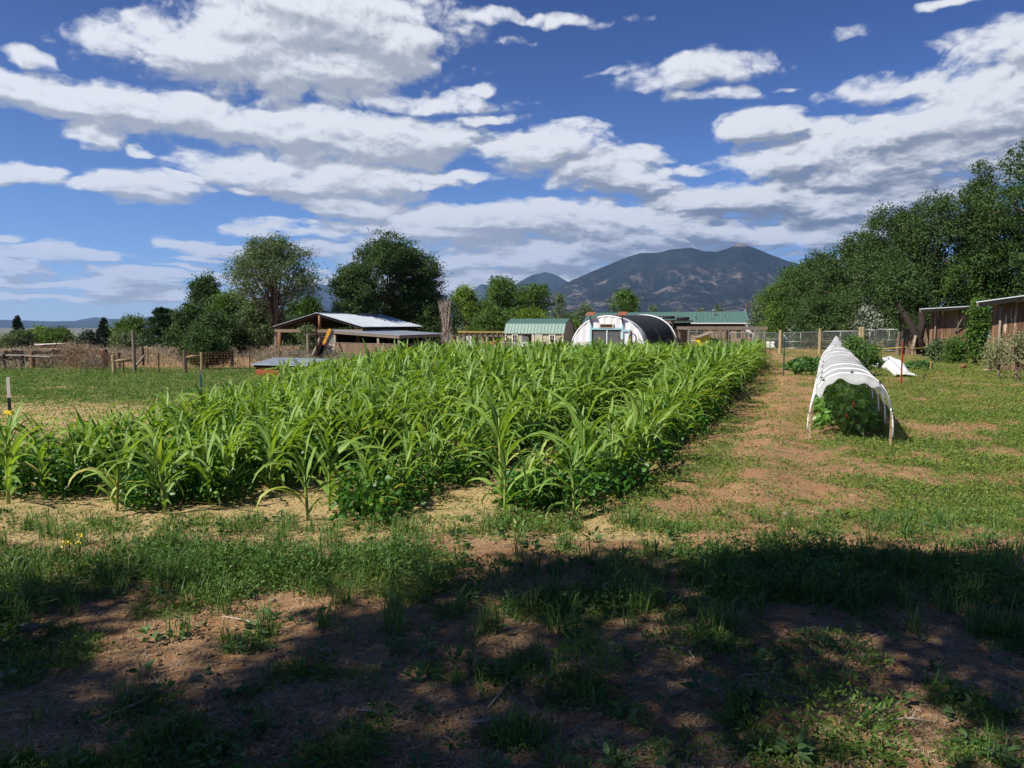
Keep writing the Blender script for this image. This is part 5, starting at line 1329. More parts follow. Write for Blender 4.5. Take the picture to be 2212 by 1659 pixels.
def shack(label, pa, pb, ztop, over, d_back, seed, mat='oldwood', brace=True, name='plank_shack'):
    """pa, pb: bottom corners (x, y) of the wall that faces us; ztop: wall top heights at both corners"""
    a = np.array([*pa, 0]); b = np.array([*pb, 0]); zb = min(gz(*pa), gz(*pb)) - .05; dv = (b - a); L = np.linalg.norm(dv); dv /= L; nb = np.array([-dv[1], dv[0], 0])
    t = thing(name, ((pa[0] + pb[0]) / 2, (pa[1] + pb[1]) / 2, zb), label, 'shack')
    mb = MB(); boards(mb, a, b, zb, ztop, .13, .012, .05); boards(mb, b, b + nb * d_back, zb, ztop[1], .15); boards(mb, a + nb * d_back, a, zb, ztop[0], .15)
    part('wall', mb, M[mat], t)
    mb = MB()
    for k in range(7):
        if k in (2,): w = .2
        o = .05 + k * (d_back + over) / 7
        p = a - dv * .28 - nb * over + nb * o + UP * (ztop[0] + .1 + .02 * (k % 3)); q = b + dv * .3 - nb * over + nb * o + UP * (ztop[1] + .1 + .015 * (k % 2))
        mb.beam(p, q, (d_back + over) / 7 - .01, .035, rnd=random.random())
    part('roof', mb, M['tin'], t)
    mb = MB(); e0 = a - dv * .32 - nb * over + UP * (ztop[0] + .02); e1 = b + dv * .3 - nb * over + UP * (ztop[1] + .02)
    mb.beam(e0, e0 + (e1 - e0) * .48, .06, .17, rnd=.05); mb.beam(e0 + (e1 - e0) * .43 - UP * .06 + nb * .08, e0 + (e1 - e0) * .7 - UP * .02 + nb * .08, .05, .1, rnd=.9); mb.beam(e0 + (e1 - e0) * .55, e1, .05, .09)
    for k in range(6): o = (k + .5) / 6; p = a + (b - a) * o - nb * over + UP * (ztop[0] + (ztop[1] - ztop[0]) * o + .03); mb.beam(p, p + nb * (over + d_back), .06, .09)
    part('roof_frame', mb, M['greywood'], t)
    if brace:
        mb = MB(); p = a + dv * L * .62 - nb * .06; mb.beam(p + UP * (zb + (ztop[0] - zb) * .55), a + dv * L * .99 - nb * (over * .9) + UP * (ztop[1] + .05), .08, .05); part('brace', mb, M['greywood'], t)
    mb = MB(); mb.tube([a + dv * .28 - nb * .1 + UP * zb, a + dv * .3 - nb * .12 + UP * (ztop[0] - .02)], [.045, .04], 8); part('post', mb, M['greywood'], t, True)
    return t
p0 = at(2007, 749, 40); p1 = at(2100, 745, 38.5)
shack('farther old reddish plank shack with sagging pale roof edge behind the tall shrub', (p0[0], 40), (p1[0], 38.6), (at(2007, 672, 40)[2], at(2090, 666, 38.6)[2]), .75, 3, 1)
p0 = at(2140, 764, 27.5); p1 = at(2290, 775, 25.8)
shack('nearer old reddish plank shack cut by the right picture edge', (p0[0], 27.5), (p1[0], 25.8), (at(2138, 659, 27.5)[2], at(2290, 634, 25.8)[2]), .6, 3, 2)
t = thing('plank_fence', (22.5, 44, gz(22.5, 44)), 'dark upright plank fence between the gate and the farther shack', 'fence'); mb = MB()
a = at(1951, 707, 44); b = at(2008, 703, 42.5); boards(mb, (a[0], 44, 0), (b[0], 42.5, 0), gz(22.5, 44) - .05, (a[2], b[2]), .17, .02, .12, skip=(9,)); part('board', mb, M['brownwood'], t)
t = thing('leaning_tree', tuple(at(1988, 757, 41.5)), 'dark leaning tree trunk beside the farther shack', 'tree trunk'); mb = MB()
mb.tube([at(1992, 762, 41.5), at(1984, 735, 41.5), at(1970, 705, 41.8), at(1950, 672, 42.5), at(1935, 650, 43)], [.30, .24, .19, .16, .12], 10); mb.tube([at(1984, 735, 41.5), at(1993, 700, 41.9), at(1990, 665, 42.4)], [.24, .2, .14], 9); part('stem', mb, M['darkbark'], t, True)
mb = MB(); mb.tube([at(1972, 758, 41.2), at(1978, 725, 41.3)], [.10, .07], 8); part('side_stem', mb, M['greywood'], t, True)

# ---------------------------------------------------------------- row cover tunnel
TUN = lambda d: np.array([4.74 + .425 * (d - 10.3), d, 0])
TA = np.array([.425, 1, 0]); TA = TA / np.linalg.norm(TA); TC = np.array([TA[1], -TA[0], 0])
def tunnel():
    hoops = [10.35, 11.75, 13.2, 15.0, 17.2, 19.6, 22.4, 25.2, 27.8]
    def arch(d, a, k=1.0, hk=1.0):
        pt = float(sst(24.5, 28.2, d))
        c = TUN(d); z = gz(c[0], c[1]); hh = (.95 + .30 * sst(24.5, 28, d)) * hk; w = .55 * k * (1 - .4 * sst(26, 28.2, d))
        ca, sa = math.cos(a), math.sin(a); x = -math.copysign(abs(ca) ** (.72 + .5 * pt), ca) * w; zz = abs(sa) ** (.8 + .9 * pt) * hh
        p = c + TC * x; p[2] = z + zz; return p
    for i, d in enumerate(hoops):
        c = TUN(d); t = thing('tunnel_hoop', (c[0], c[1], gz(c[0], c[1])), ['nearest', 'second nearest', 'third nearest', 'fourth nearest', 'fifth nearest', 'sixth nearest', 'third farthest', 'second farthest', 'farthest'][i] + ' white plastic pipe hoop of the row cover tunnel', 'hoop', 'white pipe hoops of the tunnel')
        lift = .18
        mb = MB(); pts = [arch(d, a) for a in np.linspace(.03, math.pi - .03, 40)]
        mb.tube([pts[0] * [1, 1, 0] + UP * (gz(*pts[0][:2]) + .12)] + [p + UP * 0 for p in pts[2:-2]] + [pts[-1] * [1, 1, 0] + UP * (gz(*pts[-1][:2]) + .12)], .0145, 8); part('pipe', mb, M['white'], t, True)
        for s in (0, -1):
            p = pts[s] + TC * (.03 if s == 0 else -.03); g0 = gz(p[0], p[1]); hh = random.uniform(.42, .52); mb = MB(); mb.box((p[0], p[1], g0 - .1), (.032, .026, hh + .1), ANG, random.uniform(-.03, .03)); st = part('stake', mb, M['brownwood'] if i % 2 else M['postwood'], t)
            mb = MB()
            for k in (.12, .26, .40):
                q = pts[s]; mb.tube([(q[0] + .03 * math.cos(a) + TC[0] * (.015 if s == 0 else -.015), q[1] + .03 * math.sin(a), g0 + k + .01 * math.sin(a)) for a in np.linspace(0, 6.28, 9)], .003, 3, cap=False)
            part('tie', mb, M['black'], st)
        if i < 5:
            mb = MB()
            for a in ((1.0, 1.57, 2.15, 2.75) if i == 0 else (.9, 2.5)):
                p = arch(d, a, 1.01, 1.01); mb.box((p[0], p[1] - .015, p[2] - .005), (.02, .03, .022), a); mb.tube([p, p + rdir(1)[0] * .05, p + [0, -.04, .03]], .004, 4)
            part('clip', mb, M['black'], t)
    def cover(name, label, d0, d1, a0f, a1f, nv, mat='rowcover', k=1.010, name_front=1.0):
        mb = MB()
        def P(u, v):
            d = d0 + (d1 - d0) * v; a = a0f(v) + (a1f(v) - a0f(v)) * u
            j = min(abs(d - h) for h in hoops); sag = .006 + .014 * min(1, j / .6)
            wr = .010 * math.sin(u * 31 + v * 23) + .014 * math.sin(v * 47 + u * 17) * math.sin(u * 9 + v * 5); k2 = .10 * max(0, 1 - v / .035) * (name_front) * (1 + .35 * math.sin(u * 11 + 1) + .25 * math.sin(u * 27))
            edge = (u < .08) * (.08 - u) * 1.2 * math.sin(v * 50) * .5
            return arch(d, a, k - sag * .8 + wr * .4 + edge - k2 * .6, k - sag + wr * .3 - k2)
        mb.sheet(P, 54, nv, .002); return solo(name, mb, M[mat], tuple(TUN(d0)), label, 'row cover', 'white fabric covers on the tunnel', smooth=True)
    cover('row_cover', 'near white fabric cover draped over the first hoops with ragged front hem', 10.12, 14.2, lambda v: .74 - .1 * v, lambda v: math.pi - .68 - .35 * max(0, .25 - v) + .0 * v - .12 * math.sin(v * 9), 44)
    cover('row_cover', 'far white fabric cover running over the back hoops to the pointed tip', 13.9, 28.2, lambda v: .62 - .35 * v if v < .75 else max(.05, .36 - (v - .75) * 1.8), lambda v: math.pi - .62 - .1 * math.sin(v * 7) + .3 * v, 90, k=1.014, name_front=0.0)
    # closed far end gathered to a tip
    mb = MB()
    def P(u, v):
        a = .08 + (math.pi - .16) * u; p = arch(28.2, a, 1.02, 1.02); c = TUN(28.2 + .9); q = c + TC * (-.75 + .9 * u * .6) + UP * (gz(c[0], c[1]) + .05 + .2 * math.sin(a)); return p * (1 - v) + q * v
    mb.sheet(P, 30, 8, .003); solo('row_cover', mb, M['cover2'], tuple(TUN(28.2)), 'bright white gathered end piece at the pointed far tip of the tunnel', 'row cover', 'white fabric covers on the tunnel', smooth=True)
tunnel()

def sheet_heap(name, x0, x1, ya, yb, d0, d1, h, label, mat='cover2', seed=0):
    a = at(x0, ya, d1); b = at(x1, yb, d0); ax = np.array([b[0] - a[0], b[1] - a[1], 0]); L = np.linalg.norm(ax); ax /= L; cr = np.array([-ax[1], ax[0], 0]); mb = MB()
    def P(u, v):
        x = (v - .5) * 2; w = .55 * (.8 + .25 * math.sin(u * 5 + seed)); p = a * [1, 1, 0] + ax * L * u + cr * x * w
        e = max(0, 1 - x * x) ** .7 * (math.sin(math.pi * min(1, u * 1.15 + .12)) ** .6 if u * 1.15 + .12 < 1 else .12)
        return (p[0], p[1], gz(p[0], p[1]) + .02 + h * e * (.75 + .5 * float(fbm(u * 5 + seed, v * 3, 3, 61))) + .03 * float(fbm(u * 16, v * 12 + seed, 2, 63)))
    mb.sheet(P, 40, 20, .004); return solo(name, mb, M[mat], (a[0], a[1], gz(a[0], a[1])), label, 'row cover', smooth=True)
sheet_heap('fabric_sheet', 1915, 1962, 765, 788, 23.5, 30.5, .42, 'crumpled white fabric sheet lying over a low bed left of the red post', seed=1)
sheet_heap('fabric_sheet', 1868, 1895, 762, 765, 34, 38, .14, 'small flat white sheet on the ground left of the larger crumpled one', seed=4)

# ---------------------------------------------------------------- crops
def big_leaf_plant(name, x, y, rad, hh, n, size, mat, label, cat='plant', droop=.2, stems=12, group=None, copies=None):
    z = gz(x, y); t = thing(name, (x, y, z), label, cat, group)
    a = RNG.uniform(0, 2 * np.pi, n); r = rad * RNG.random(n) ** .55; zz = z + hh * (1 - (r / rad) ** 2 * .65) * RNG.uniform(.45, 1.0, n)
    P = np.stack([x + r * np.cos(a), y + r * np.sin(a), zz], 1)
    dd = unit(np.stack([np.cos(a), np.sin(a), RNG.normal(size=n) * .3 - droop], 1) + RNG.normal(size=(n, 3)) * .35)
    s = size * RNG.uniform(.55, 1.2, n); mb = MB(); add_leaves(mb, P, s, s * .8, dirs=dd, six=True, fold=.12); part('foliage', mb, M[mat], t)
    mb = MB()
    for k in range(stems):
        p = P[k * n // stems]; mb.tube([(x + (p[0] - x) * .12, y + (p[1] - y) * .12, z - .02), ((x + p[0]) / 2, (y + p[1]) / 2, (z + p[2]) / 2 + hh * .12), tuple(p)], [.012, .009, .005], 5)
    part('stem', mb, M['cornstalk'], t); return t
s_ = ground(1748, 792); big_leaf_plant('squash_plant', 10.2, 25.0, .62, .62, 420, .17, 'squash', 'large leafy squash plant in the grass left of the tunnel', 'squash')
big_leaf_plant('squash_plant', 10.9, 27.6, .6, .55, 320, .17, 'squash', 'squash plant just behind the large one left of the tunnel', 'squash')
p = ground(1992, 800); big_leaf_plant('squash_plant', p[0], p[1] + .3, .48, .38, 260, .14, 'squash', 'low squash plant beside the red post on the right lawn', 'squash')
for px, yt, yb, lb in ((1750, 789, 802, 'short yellowish wooden stake in front of the large squash plant'), (2009.5, 780, 800, 'short yellow wooden stake in front of the low squash plant')):
    g_ = ground(px, yb); zt = at(px, yt, g_[1])[2]; z = gz(*g_); mb = MB(); mb.box((g_[0], g_[1], z - .05), (.045, .02, zt - z + .05), .1, .02); mb.box((g_[0], g_[1] - .0125, zt - .05), (.03, .003, .03), .1); solo('wood_stake', mb, M['lumber'], (g_[0], g_[1], z), lb, 'stake')
PEP = ['nearest pepper plant with red fruit under the tunnel front', 'second pepper plant under the tunnel', 'third pepper plant in the tunnel row', 'fourth pepper plant in the tunnel row', 'fifth pepper plant in the tunnel row', 'sixth pepper plant in the tunnel row', 'seventh pepper plant in the tunnel row', 'last pepper plant in the tunnel row']
for i in range(8):
    d = 11.0 + i * .62; c = TUN(d) + TC * (-.05 + .1 * math.sin(i * 2)); t = big_leaf_plant('pepper_plant', c[0], c[1], .40, .74 + .04 * math.sin(i), 420, .10, 'pepper', PEP[i], 'pepper plant', .9, 9, 'pepper plants inside the tunnel')
    if i == 0:
        for (px, py) in ((1843, 875), (1829, 900)):
            mb = MB(); q = at(px, py, 10.62); mb.tube([q + [0, 0, .05], q + [.005, -.01, .0], q + [.02, -.01, -.05]], [.012, .013, .003], 7); part('fruit', mb, M['redpepper'], t, True)

def corn_leaf(mb, base, phi, th0, L, W, droop, seed, twist=0.):
    n = 9; ss = np.linspace(0, 1, n); p = np.array(base, float); P = [p.copy()]; ph = phi; ths = th0 - droop * ss ** 1.6
    ths = np.maximum(ths, -1.35)
    for i in range(1, n):
        ph += twist / n; st = L / (n - 1); p = p + st * np.array([math.cos(ths[i]) * math.cos(ph), math.cos(ths[i]) * math.sin(ph), math.sin(ths[i])]); P.append(p.copy())
    P = np.array(P); V = []
    for i in range(n):
        s = ss[i]; w = W * min(1, .45 + 2.6 * s) * (1 - s ** 2.6) ** .8 + .002
        side = np.array([-math.sin(phi + twist * s), math.cos(phi + twist * s), 0]); upv = np.cross(np.array([math.cos(ths[i]) * math.cos(phi), math.cos(ths[i]) * math.sin(phi), math.sin(ths[i])]), side) * -1
        upv = upv * (1 if upv[2] >= 0 else -1)
        roll = .45 * math.sin(seed + s * 2.2); side2 = side * math.cos(roll) + upv * math.sin(roll)
        wv = .16 * w * math.sin(s * 19 + seed * 3); wv2 = .16 * w * math.sin(s * 16 + seed * 5 + 1.3)
        V += [P[i] - side2 * w / 2 + upv * (w * .16 + wv), P[i], P[i] + side2 * w / 2 + upv * (w * .16 + wv2)]
    fs = []
    for i in range(n - 1):
        a = i * 3; fs += [(a, a + 1, a + 4, a + 3), (a + 1, a + 2, a + 5, a + 4)]
    mb.raw(V, fs, random.random(), np.tile([0, 1, 0], n).astype(float))
def corn_variant(h, nl, seed, lean=.12):
    random.seed(seed); st = MB(); lf = MB(); lx, ly = random.uniform(-.05, .12) * lean * 8 * .1, random.uniform(-.05, .05)
    r = .012 + .008 * h; sh = h * .62
    st.tube([(0, 0, -.04), (lx * .3, ly * .3, sh * .4), (lx, ly, sh), (lx * 1.3, ly * 1.3, h * .78)], [r, r * .95, r * .7, r * .3], 7)
    ph = random.uniform(0, 6.28)
    for i in range(nl):
        f = i / (nl - 1); z = sh * (.10 + .92 * f); ph += math.pi + random.uniform(-.5, .5)
        L = h * (.40 + .66 * math.sin(math.pi * min(1, f * .85 + .08))) * random.uniform(.8, 1.1)
        th = R(random.uniform(50, 70) + 14 * f); dr = random.uniform(1.4, 2.7) * (1.1 - .5 * f)
        if f > .8: th = R(random.uniform(74, 84)); dr = random.uniform(.3, 1.1); L *= .9
        phx = ph
        corn_leaf(lf, (lx * f, ly * f, z), phx, th, L, (.042 + .024 * h) * random.uniform(.8, 1.2), dr, random.uniform(0, 6), random.uniform(-.9, .9) + .2)
        
    return st, lf
def merge(parts):
    A = [p.arrays() for p in parts]; off = 0; V = []; C = []; I = []; a = []; b = []
    for v, c, i, x, y in A: V.append(v); C.append(c); I.append(i + off); off += len(v); a.append(x); b.append(y)
    return np.concatenate(V), np.concatenate(C), np.concatenate(I), np.concatenate(a), np.concatenate(b)
def transform_many(arr, pos, ang, sc):
    V, C, I, a, b = arr; n = len(pos); k = len(V); ca, sa = np.cos(ang), np.sin(ang)
    X = V[None, :, 0] * ca[:, None] - V[None, :, 1] * sa[:, None]; Y = V[None, :, 0] * sa[:, None] + V[None, :, 1] * ca[:, None]; Z = np.broadcast_to(V[None, :, 2], X.shape)
    W = np.stack([X, Y, Z], -1) * sc[:, None, None] + pos[:, None, :]
    return W.reshape(-1, 3), np.tile(C, n), (I[None, :] + (np.arange(n) * k)[:, None]).ravel(), np.tile(a, n), np.tile(b, n)

def row_label(x, y, what):
    u = x - ROWK * (y - 6)
    blk = 'nearest right hand' if u > -.85 else 'second' if u > -2.5 else 'third' if u > -4.2 else 'fourth' if u > -6 else 'far left'
    dep = 'front end' if y < 7.6 else 'near part' if y < 9.4 else 'middle part' if y < 11.6 else 'farther part'
    look = 'leafy green corn plant' if what == 'corn plant' else 'low bushy bean plant'
    return f'{look} in the {dep} of the {blk} bed of rows', f'{what}s in the {dep} of the {blk} bed'
def corn_field():
    NV = 14; var = []
    for i in range(NV):
        h = 1.0 if i < 10 else .62; var.append(corn_variant(h, 10 + i % 3, 100 + i))
    random.seed(5)
    cm = {'corn': M['corn'], 'st': M['cornstalk']}
    stm = [s.mesh('stalk', M['cornstalk'], smooth=True) for s, l in var]; lfm = [l.mesh('leaves', M['corn'], smooth=True) for s, l in var]
    whole = []
    for s, l in var:
        V, C, I, a, b = merge([s, l]); me = mk_mesh('corn_plant', V, C, I, a, b, M['corn'], True); whole.append(me)
    # rows: pairs of lines following the row direction
    pts = []
    for r in range(0, 16):
        for s in (0, 1):
            x0 = .50 - r * 1.74 - s * .47
            dist = 6.05 + random.uniform(-.1, .25) + (.35 if r > 0 else 0) * random.random()
            while dist < 31:
                x = x0 + ROWK * (dist - 6) + random.gauss(0, .05)
                if in_corn(x, dist) and random.random() > .06: pts.append((x, dist))
                if r > 1 and s == 1 and dist > 6.3 and random.random() > .25 and in_corn(x - .35, dist): pts.append((x - .34, dist + random.uniform(-.1, .1)))
                dist += random.uniform(.17, .30) * (.78 if x < -2.2 else 1) if dist < 14 else random.uniform(.22, .36)
    pts = np.array(pts)
    # a visible plant ranks by its nearness
    vis = np.abs(pts[:, 0] / pts[:, 1]) < .74
    pts = pts[vis]; order = np.argsort(pts[:, 1] + 0.0 * pts[:, 0]); pts = pts[order]
    n = len(pts)
    def height(x, y):
        g = float(fbm(x * .5, y * .5, 2, 71))
        edge = .62 + .20 * float(sst(5.9, 8.5, y)) + .26 * float(sst(8.5, 17, y))
        left = float(1 - (.08 + .16 * float(sst(9, 12, y))) * (1 - sst(-4.6, -2.2, x)))
        t = .93 + .17 * float(sst(10, 16, y)) * float(1 - sst(2, 8, x))
        uu = x - ROWK * (y - 6)
        if -1.45 < uu < .15 and y < 11: edge *= .84
        return (edge * left * t * (.90 + .22 * g)) * random.uniform(.88, 1.1)
    shared = 'leafy green corn plant standing among the others in the field rows'
    special = {}
    fronts = [(-.06 , 6.0, .60, 'small corn plant at the front left of the right pair of rows, over yellow straw'), (.52, 6.05, .62, 'small corn plant at the front right corner of the corn field'), (-1.60, 6.4, .74, 'slim pale stalked corn plant alone at the front of the middle rows'),
              (-2.98, 6.25, .66, 'corn plant with upright leaves at the front of the left rows'), (-3.45, 6.35, .68, 'corn plant with long arching leaves left of the upright one'), (-.10, 6.9, .95, 'tall corn plant with drooping leaf behind the small front left one'), (.72, 7.0, .95, 'tall corn plant just behind the front right corner one'), (-4.5, 6.5, .8, 'corn plant cut by the left picture edge at the front')]
    cnt = 0
    def place(x, y, h, vi, parts, label, group):
        z = gz(x, y); o = None
        if parts:
            t = thing('corn_plant', (x, y, z), label, 'corn', group); t.rotation_euler = (random.gauss(0, .03), random.gauss(.03, .03), random.uniform(0, 6.28)); t.scale = (h,) * 3
            for nm, me in (('stalk', stm[vi]), ('leaves', lfm[vi])): c = bpy.data.objects.new(nm, me); link(c, t)
        else:
            o = bpy.data.objects.new('corn_plant', whole[vi]); o.location = (x, y, z); o.rotation_euler = (random.gauss(0, .03), random.gauss(.03, .03), random.uniform(0, 6.28)); o.scale = (h,) * 3; link(o); tag(o, label, 'corn', group)
    fr = np.array([(f[0], f[1]) for f in fronts])
    for i, (x, y, h, lb) in enumerate(fronts): place(x, y, h / (.62 if False else 1.0), i % 10, True, lb, 'corn plants at the front ends of the rows')
    pts = np.array([p for p in pts if np.min(np.hypot(fr[:, 0] - p[0], fr[:, 1] - p[1])) > .30])
    # keep plants that are not wholly hidden behind nearer ones: the nearest ones
    ind = pts[:290]; rest = pts[290:]
    for i, (x, y) in enumerate(ind): place(x, y, height(x, y), random.randrange(10), i < 70, *row_label(x, y, 'corn plant'))
    acc = [[], [], [], [], []]; off = 0
    vi = RNG.integers(0, 10, len(rest)); hs = np.array([height(x, y) for x, y in rest])
    zz = H(rest[:, 0], rest[:, 1]); pos = np.stack([rest[:, 0], rest[:, 1], zz], 1)
    for k in range(10):
        m_ = vi == k
        if not m_.any(): continue
        W = transform_many(merge(list(var[k])), pos[m_], RNG.uniform(0, 6.28, m_.sum()), hs[m_])
        acc[0].append(W[0]); acc[1].append(W[1]); acc[2].append(W[2] + off); acc[3].append(np.clip(W[3] + 0 * W[3], 0, 1)); acc[4].append(W[4]); off += len(W[0])
    me = mk_mesh('corn_field', *[np.concatenate(q) for q in acc], M['corn'], True)
    tag(link(bpy.data.objects.new('corn_field', me)), 'dense mass of corn filling the rear of the field', 'corn', kind='stuff')
    print('corn', n, len(rest))
    return pts
CORN = corn_field()

def bean_mb(seed, rad=.25, hh=.44, n=150):
    mb = MB(); rg = np.random.default_rng(seed); a = rg.uniform(0, 2 * np.pi, n); r = rad * rg.random(n) ** .5; z = hh * (1.02 - .62 * (r / rad) ** 2) * rg.uniform(.25, 1., n)
    P = np.stack([r * np.cos(a), r * np.sin(a), z], 1); dd = unit(np.stack([np.cos(a) * .8, np.sin(a) * .8, rg.normal(size=n) * .35 - .25], 1) + rg.normal(size=(n, 3)) * .4); s = .068 * rg.uniform(.6, 1.25, n)
    add_leaves(mb, P, s, s * .85, dirs=dd, six=True, fold=.15)
    return mb
def beans():
    vs = [bean_mb(900 + i) for i in range(8)]; ms = [v.mesh('bean_plant', M['bean']) for v in vs]
    P = []
    for p in CORN:
        if RNG.random() < (.85 if p[1] < 14 else .5): P.append((p[0] + RNG.normal() * .06, p[1] + RNG.normal() * .15))
    for x, y in ((.12, 6.35), (.35, 6.5), (-1.35, 6.65), (-1.15, 6.8), (-1.5, 6.9), (.62, 6.35), (.2, 6.7), (-3.0, 6.8), (-3.35, 6.8), (-4.2, 6.9), (-4.6, 6.9), (-1.2, 7.1), (.85, 6.9), (.9, 7.3)): P.append((x, y))
    P = np.array(sorted(P, key=lambda q: q[1])); near = P[:220]; far = P[220:]
    L0 = {'0': 'bright leafy bean bush at the foot of the small front left corn plant of the right pair'}
    for i, (x, y) in enumerate(near):
        o = bpy.data.objects.new('bean_plant', ms[i % 8]); o.location = (x, y, gz(x, y)); o.rotation_euler = (0, 0, random.uniform(0, 6.28)); s = random.uniform(.7, 1.1); o.scale = (s, s, s * random.uniform(.85, 1.1)); link(o)
        lb, gp = row_label(x, y, 'bean plant'); tag(o, lb, 'bean plant', gp)
    acc = [[], [], [], [], []]; off = 0; vi = RNG.integers(0, 8, len(far)); pos = np.stack([far[:, 0], far[:, 1], H(far[:, 0], far[:, 1])], 1)
    for k in range(8):
        m_ = vi == k; W = transform_many(vs[k].arrays(), pos[m_], RNG.uniform(0, 6.28, m_.sum()), RNG.uniform(.8, 1.15, m_.sum()))
        for q, w in zip(acc, (W[0], W[1], W[2] + off, W[3], W[4])): q.append(w)
        off += len(W[0])
    me = mk_mesh('bean_foliage', *[np.concatenate(q) for q in acc], M['bean']); tag(link(bpy.data.objects.new('bean_foliage', me)), 'mass of bean leaves under the corn farther back', 'beans', kind='stuff')
beans()

# ---------------------------------------------------------------- ground cover
def scatter(n, y0, y1, fn, wid=.74, pow_=1.0):
    """random ground points in view between y0 and y1, kept by a density function"""
    u = RNG.random(n); y = y0 * (y1 / y0) ** u if pow_ == 1 else y0 + (y1 - y0) * u
    x = RNG.uniform(-wid, wid, n) * y * 1.02
    k = RNG.random(n) < fn(x, y); return x[k], y[k]
def cover_obj(name, mb, mat, label, cat): return solo(name, mb, M[mat], (0, 0, 0), label, cat, kind='stuff')
def ground_cover():
    # clumps of small leaved weeds close to the camera
    def weeds(n, y0, y1, leaf, clr, hmax, per, mat, name, label, fn):
        x, y = scatter(n, y0, y1, fn); m_ = len(x)
        ci = np.repeat(np.arange(m_), per); N = len(ci); cs = RNG.uniform(.5, 1.3, m_)[ci]; scl = (np.clip(y / 5.0, .75, 9) ** .55)[ci]
        off = RNG.normal(size=(N, 2)) * clr * cs[:, None] * scl[:, None]; hx = x[ci] + off[:, 0]; hy = y[ci] + off[:, 1]
        g = green_density(x, y)[ci]
        hz = RNG.random(N) ** 1.3 * hmax * cs * scl * (.35 + .8 * g) * np.exp(-(off ** 2).sum(1) / (2 * (clr * 1.4 * scl) ** 2))
        P = np.stack([hx, hy, H(hx, hy) + hz + .004], 1); ln = leaf * RNG.uniform(.5, 1.3, N) * scl
        dd = unit(np.stack([off[:, 0] / clr * .4, off[:, 1] / clr * .4, np.full(N, .35)], 1) + RNG.normal(size=(N, 3)) * .55)
        mb = MB(); add_leaves(mb, P, ln, ln * .42, dirs=dd, rnd=np.clip(RNG.random(m_)[ci] * .6 + RNG.random(N) * .4, 0, 1)); cover_obj(name, mb, mat, label, 'weeds')
    gd = green_density
    weeds(9000, 2.5, 6.2, .023, .03, .065, 20, 'weed', 'weeds', 'low small leaved weeds covering the near ground in patches', lambda x, y: gd(x, y) * .95)
    weeds(3800, 3.7, 5.9, .028, .045, .22, 30, 'alfalfa', 'clover_patch', 'denser taller clover and alfalfa band across the near ground', lambda x, y: gd(x, y) * sst(3.9, 4.3, y) * (1 - sst(5.0, 5.6, y)) * sst(.45, .58, fbm(x * 2.4, y * 3.4, 3, 81)))
    weeds(26000, 5.6, 34, .026, .05, .05, 13, 'lawn', 'lawn', 'low mown weedy lawn right of the corn', lambda x, y: gd(x, y) * (x > -2.0 + .3 * y) * .9)
    weeds(13000, 5.4, 14, .024, .05, .06, 14, 'weed', 'weeds', 'weeds and grass in front of and beside the corn', lambda x, y: gd(x, y) * (y > 5.3) * .8)
    weeds(16000, 14, 34, .024, .06, .07, 14, 'pasture', 'pasture_growth', 'low green alfalfa field at the left behind the straw', lambda x, y: gd(x, y) * (x < -5.5))
    # grass blades
    x, y = scatter(5200, 2.5, 6.3, lambda x, y: gd(x, y) * (.25 + .9 * sst(3.9, 4.6, y)) * sst(.42, .6, fbm(x * 1.6 + 9, y * 2.0, 3, 91)))
    per = 11; ci = np.repeat(np.arange(len(x)), per); N = len(ci); ox = RNG.normal(size=(N, 2)) * .018; px, py = x[ci] + ox[:, 0], y[ci] + ox[:, 1]
    mb = MB(); add_blades(mb, np.stack([px, py, H(px, py)], 1), RNG.uniform(.04, .14, N) * RNG.uniform(.6, 1.2, len(x))[ci], .0045, RNG.uniform(.1, 1.0, N)); cover_obj('grass', mb, 'grass', 'tufts of grass blades in the near ground', 'grass')
    x, y = scatter(5200, 5.4, 30, lambda x, y: gd(x, y) * .55 * ~in_corn(x, y)); ci = np.repeat(np.arange(len(x)), 9); N = len(ci); sc = np.clip(y / 7, 1, 4)[ci] ** .6; ox = RNG.normal(size=(N, 2)) * .04 * sc[:, None]; px, py = x[ci] + ox[:, 0], y[ci] + ox[:, 1]
    mb = MB(); add_blades(mb, np.stack([px, py, H(px, py)], 1), RNG.uniform(.03, .085, N) * sc, .006 * sc, RNG.uniform(.1, 1.2, N)); cover_obj('grass', mb, 'grass', 'short grass blades over the field edges and lawn', 'grass')
    # taller tufts and broad leaved weeds that break up the near ground
    for (n, y0, y1, lo, hi, wd, pr, mt_, nm, lb, dn) in ((420, 3.7, 5.9, .10, .24, .006, 26, 'grass', 'tall_grass', 'taller grass tufts in the band across the near ground', .8), (150, 2.5, 4.0, .06, .16, .005, 16, 'grass', 'tall_grass', 'thin grass tufts on the near dirt', .5)):
        x, y = scatter(n, y0, y1, lambda x, y: dn * (.35 + .65 * gd(x, y))); ci = np.repeat(np.arange(len(x)), pr); N = len(ci); ox = RNG.normal(size=(N, 2)) * .03; px, py = x[ci] + ox[:, 0], y[ci] + ox[:, 1]
        mb = MB(); add_blades(mb, np.stack([px, py, H(px, py)], 1), RNG.uniform(lo, hi, N), wd, RNG.uniform(.2, 1.3, N)); cover_obj(nm, mb, mt_, lb, 'grass')
    x, y = scatter(700, 2.5, 6.2, lambda x, y: .25 + .4 * gd(x, y)); m_ = len(x); per = 14; ci = np.repeat(np.arange(m_), per); N = len(ci); a = RNG.uniform(0, 6.28, N); s = RNG.uniform(.5, 1.3, m_)[ci]
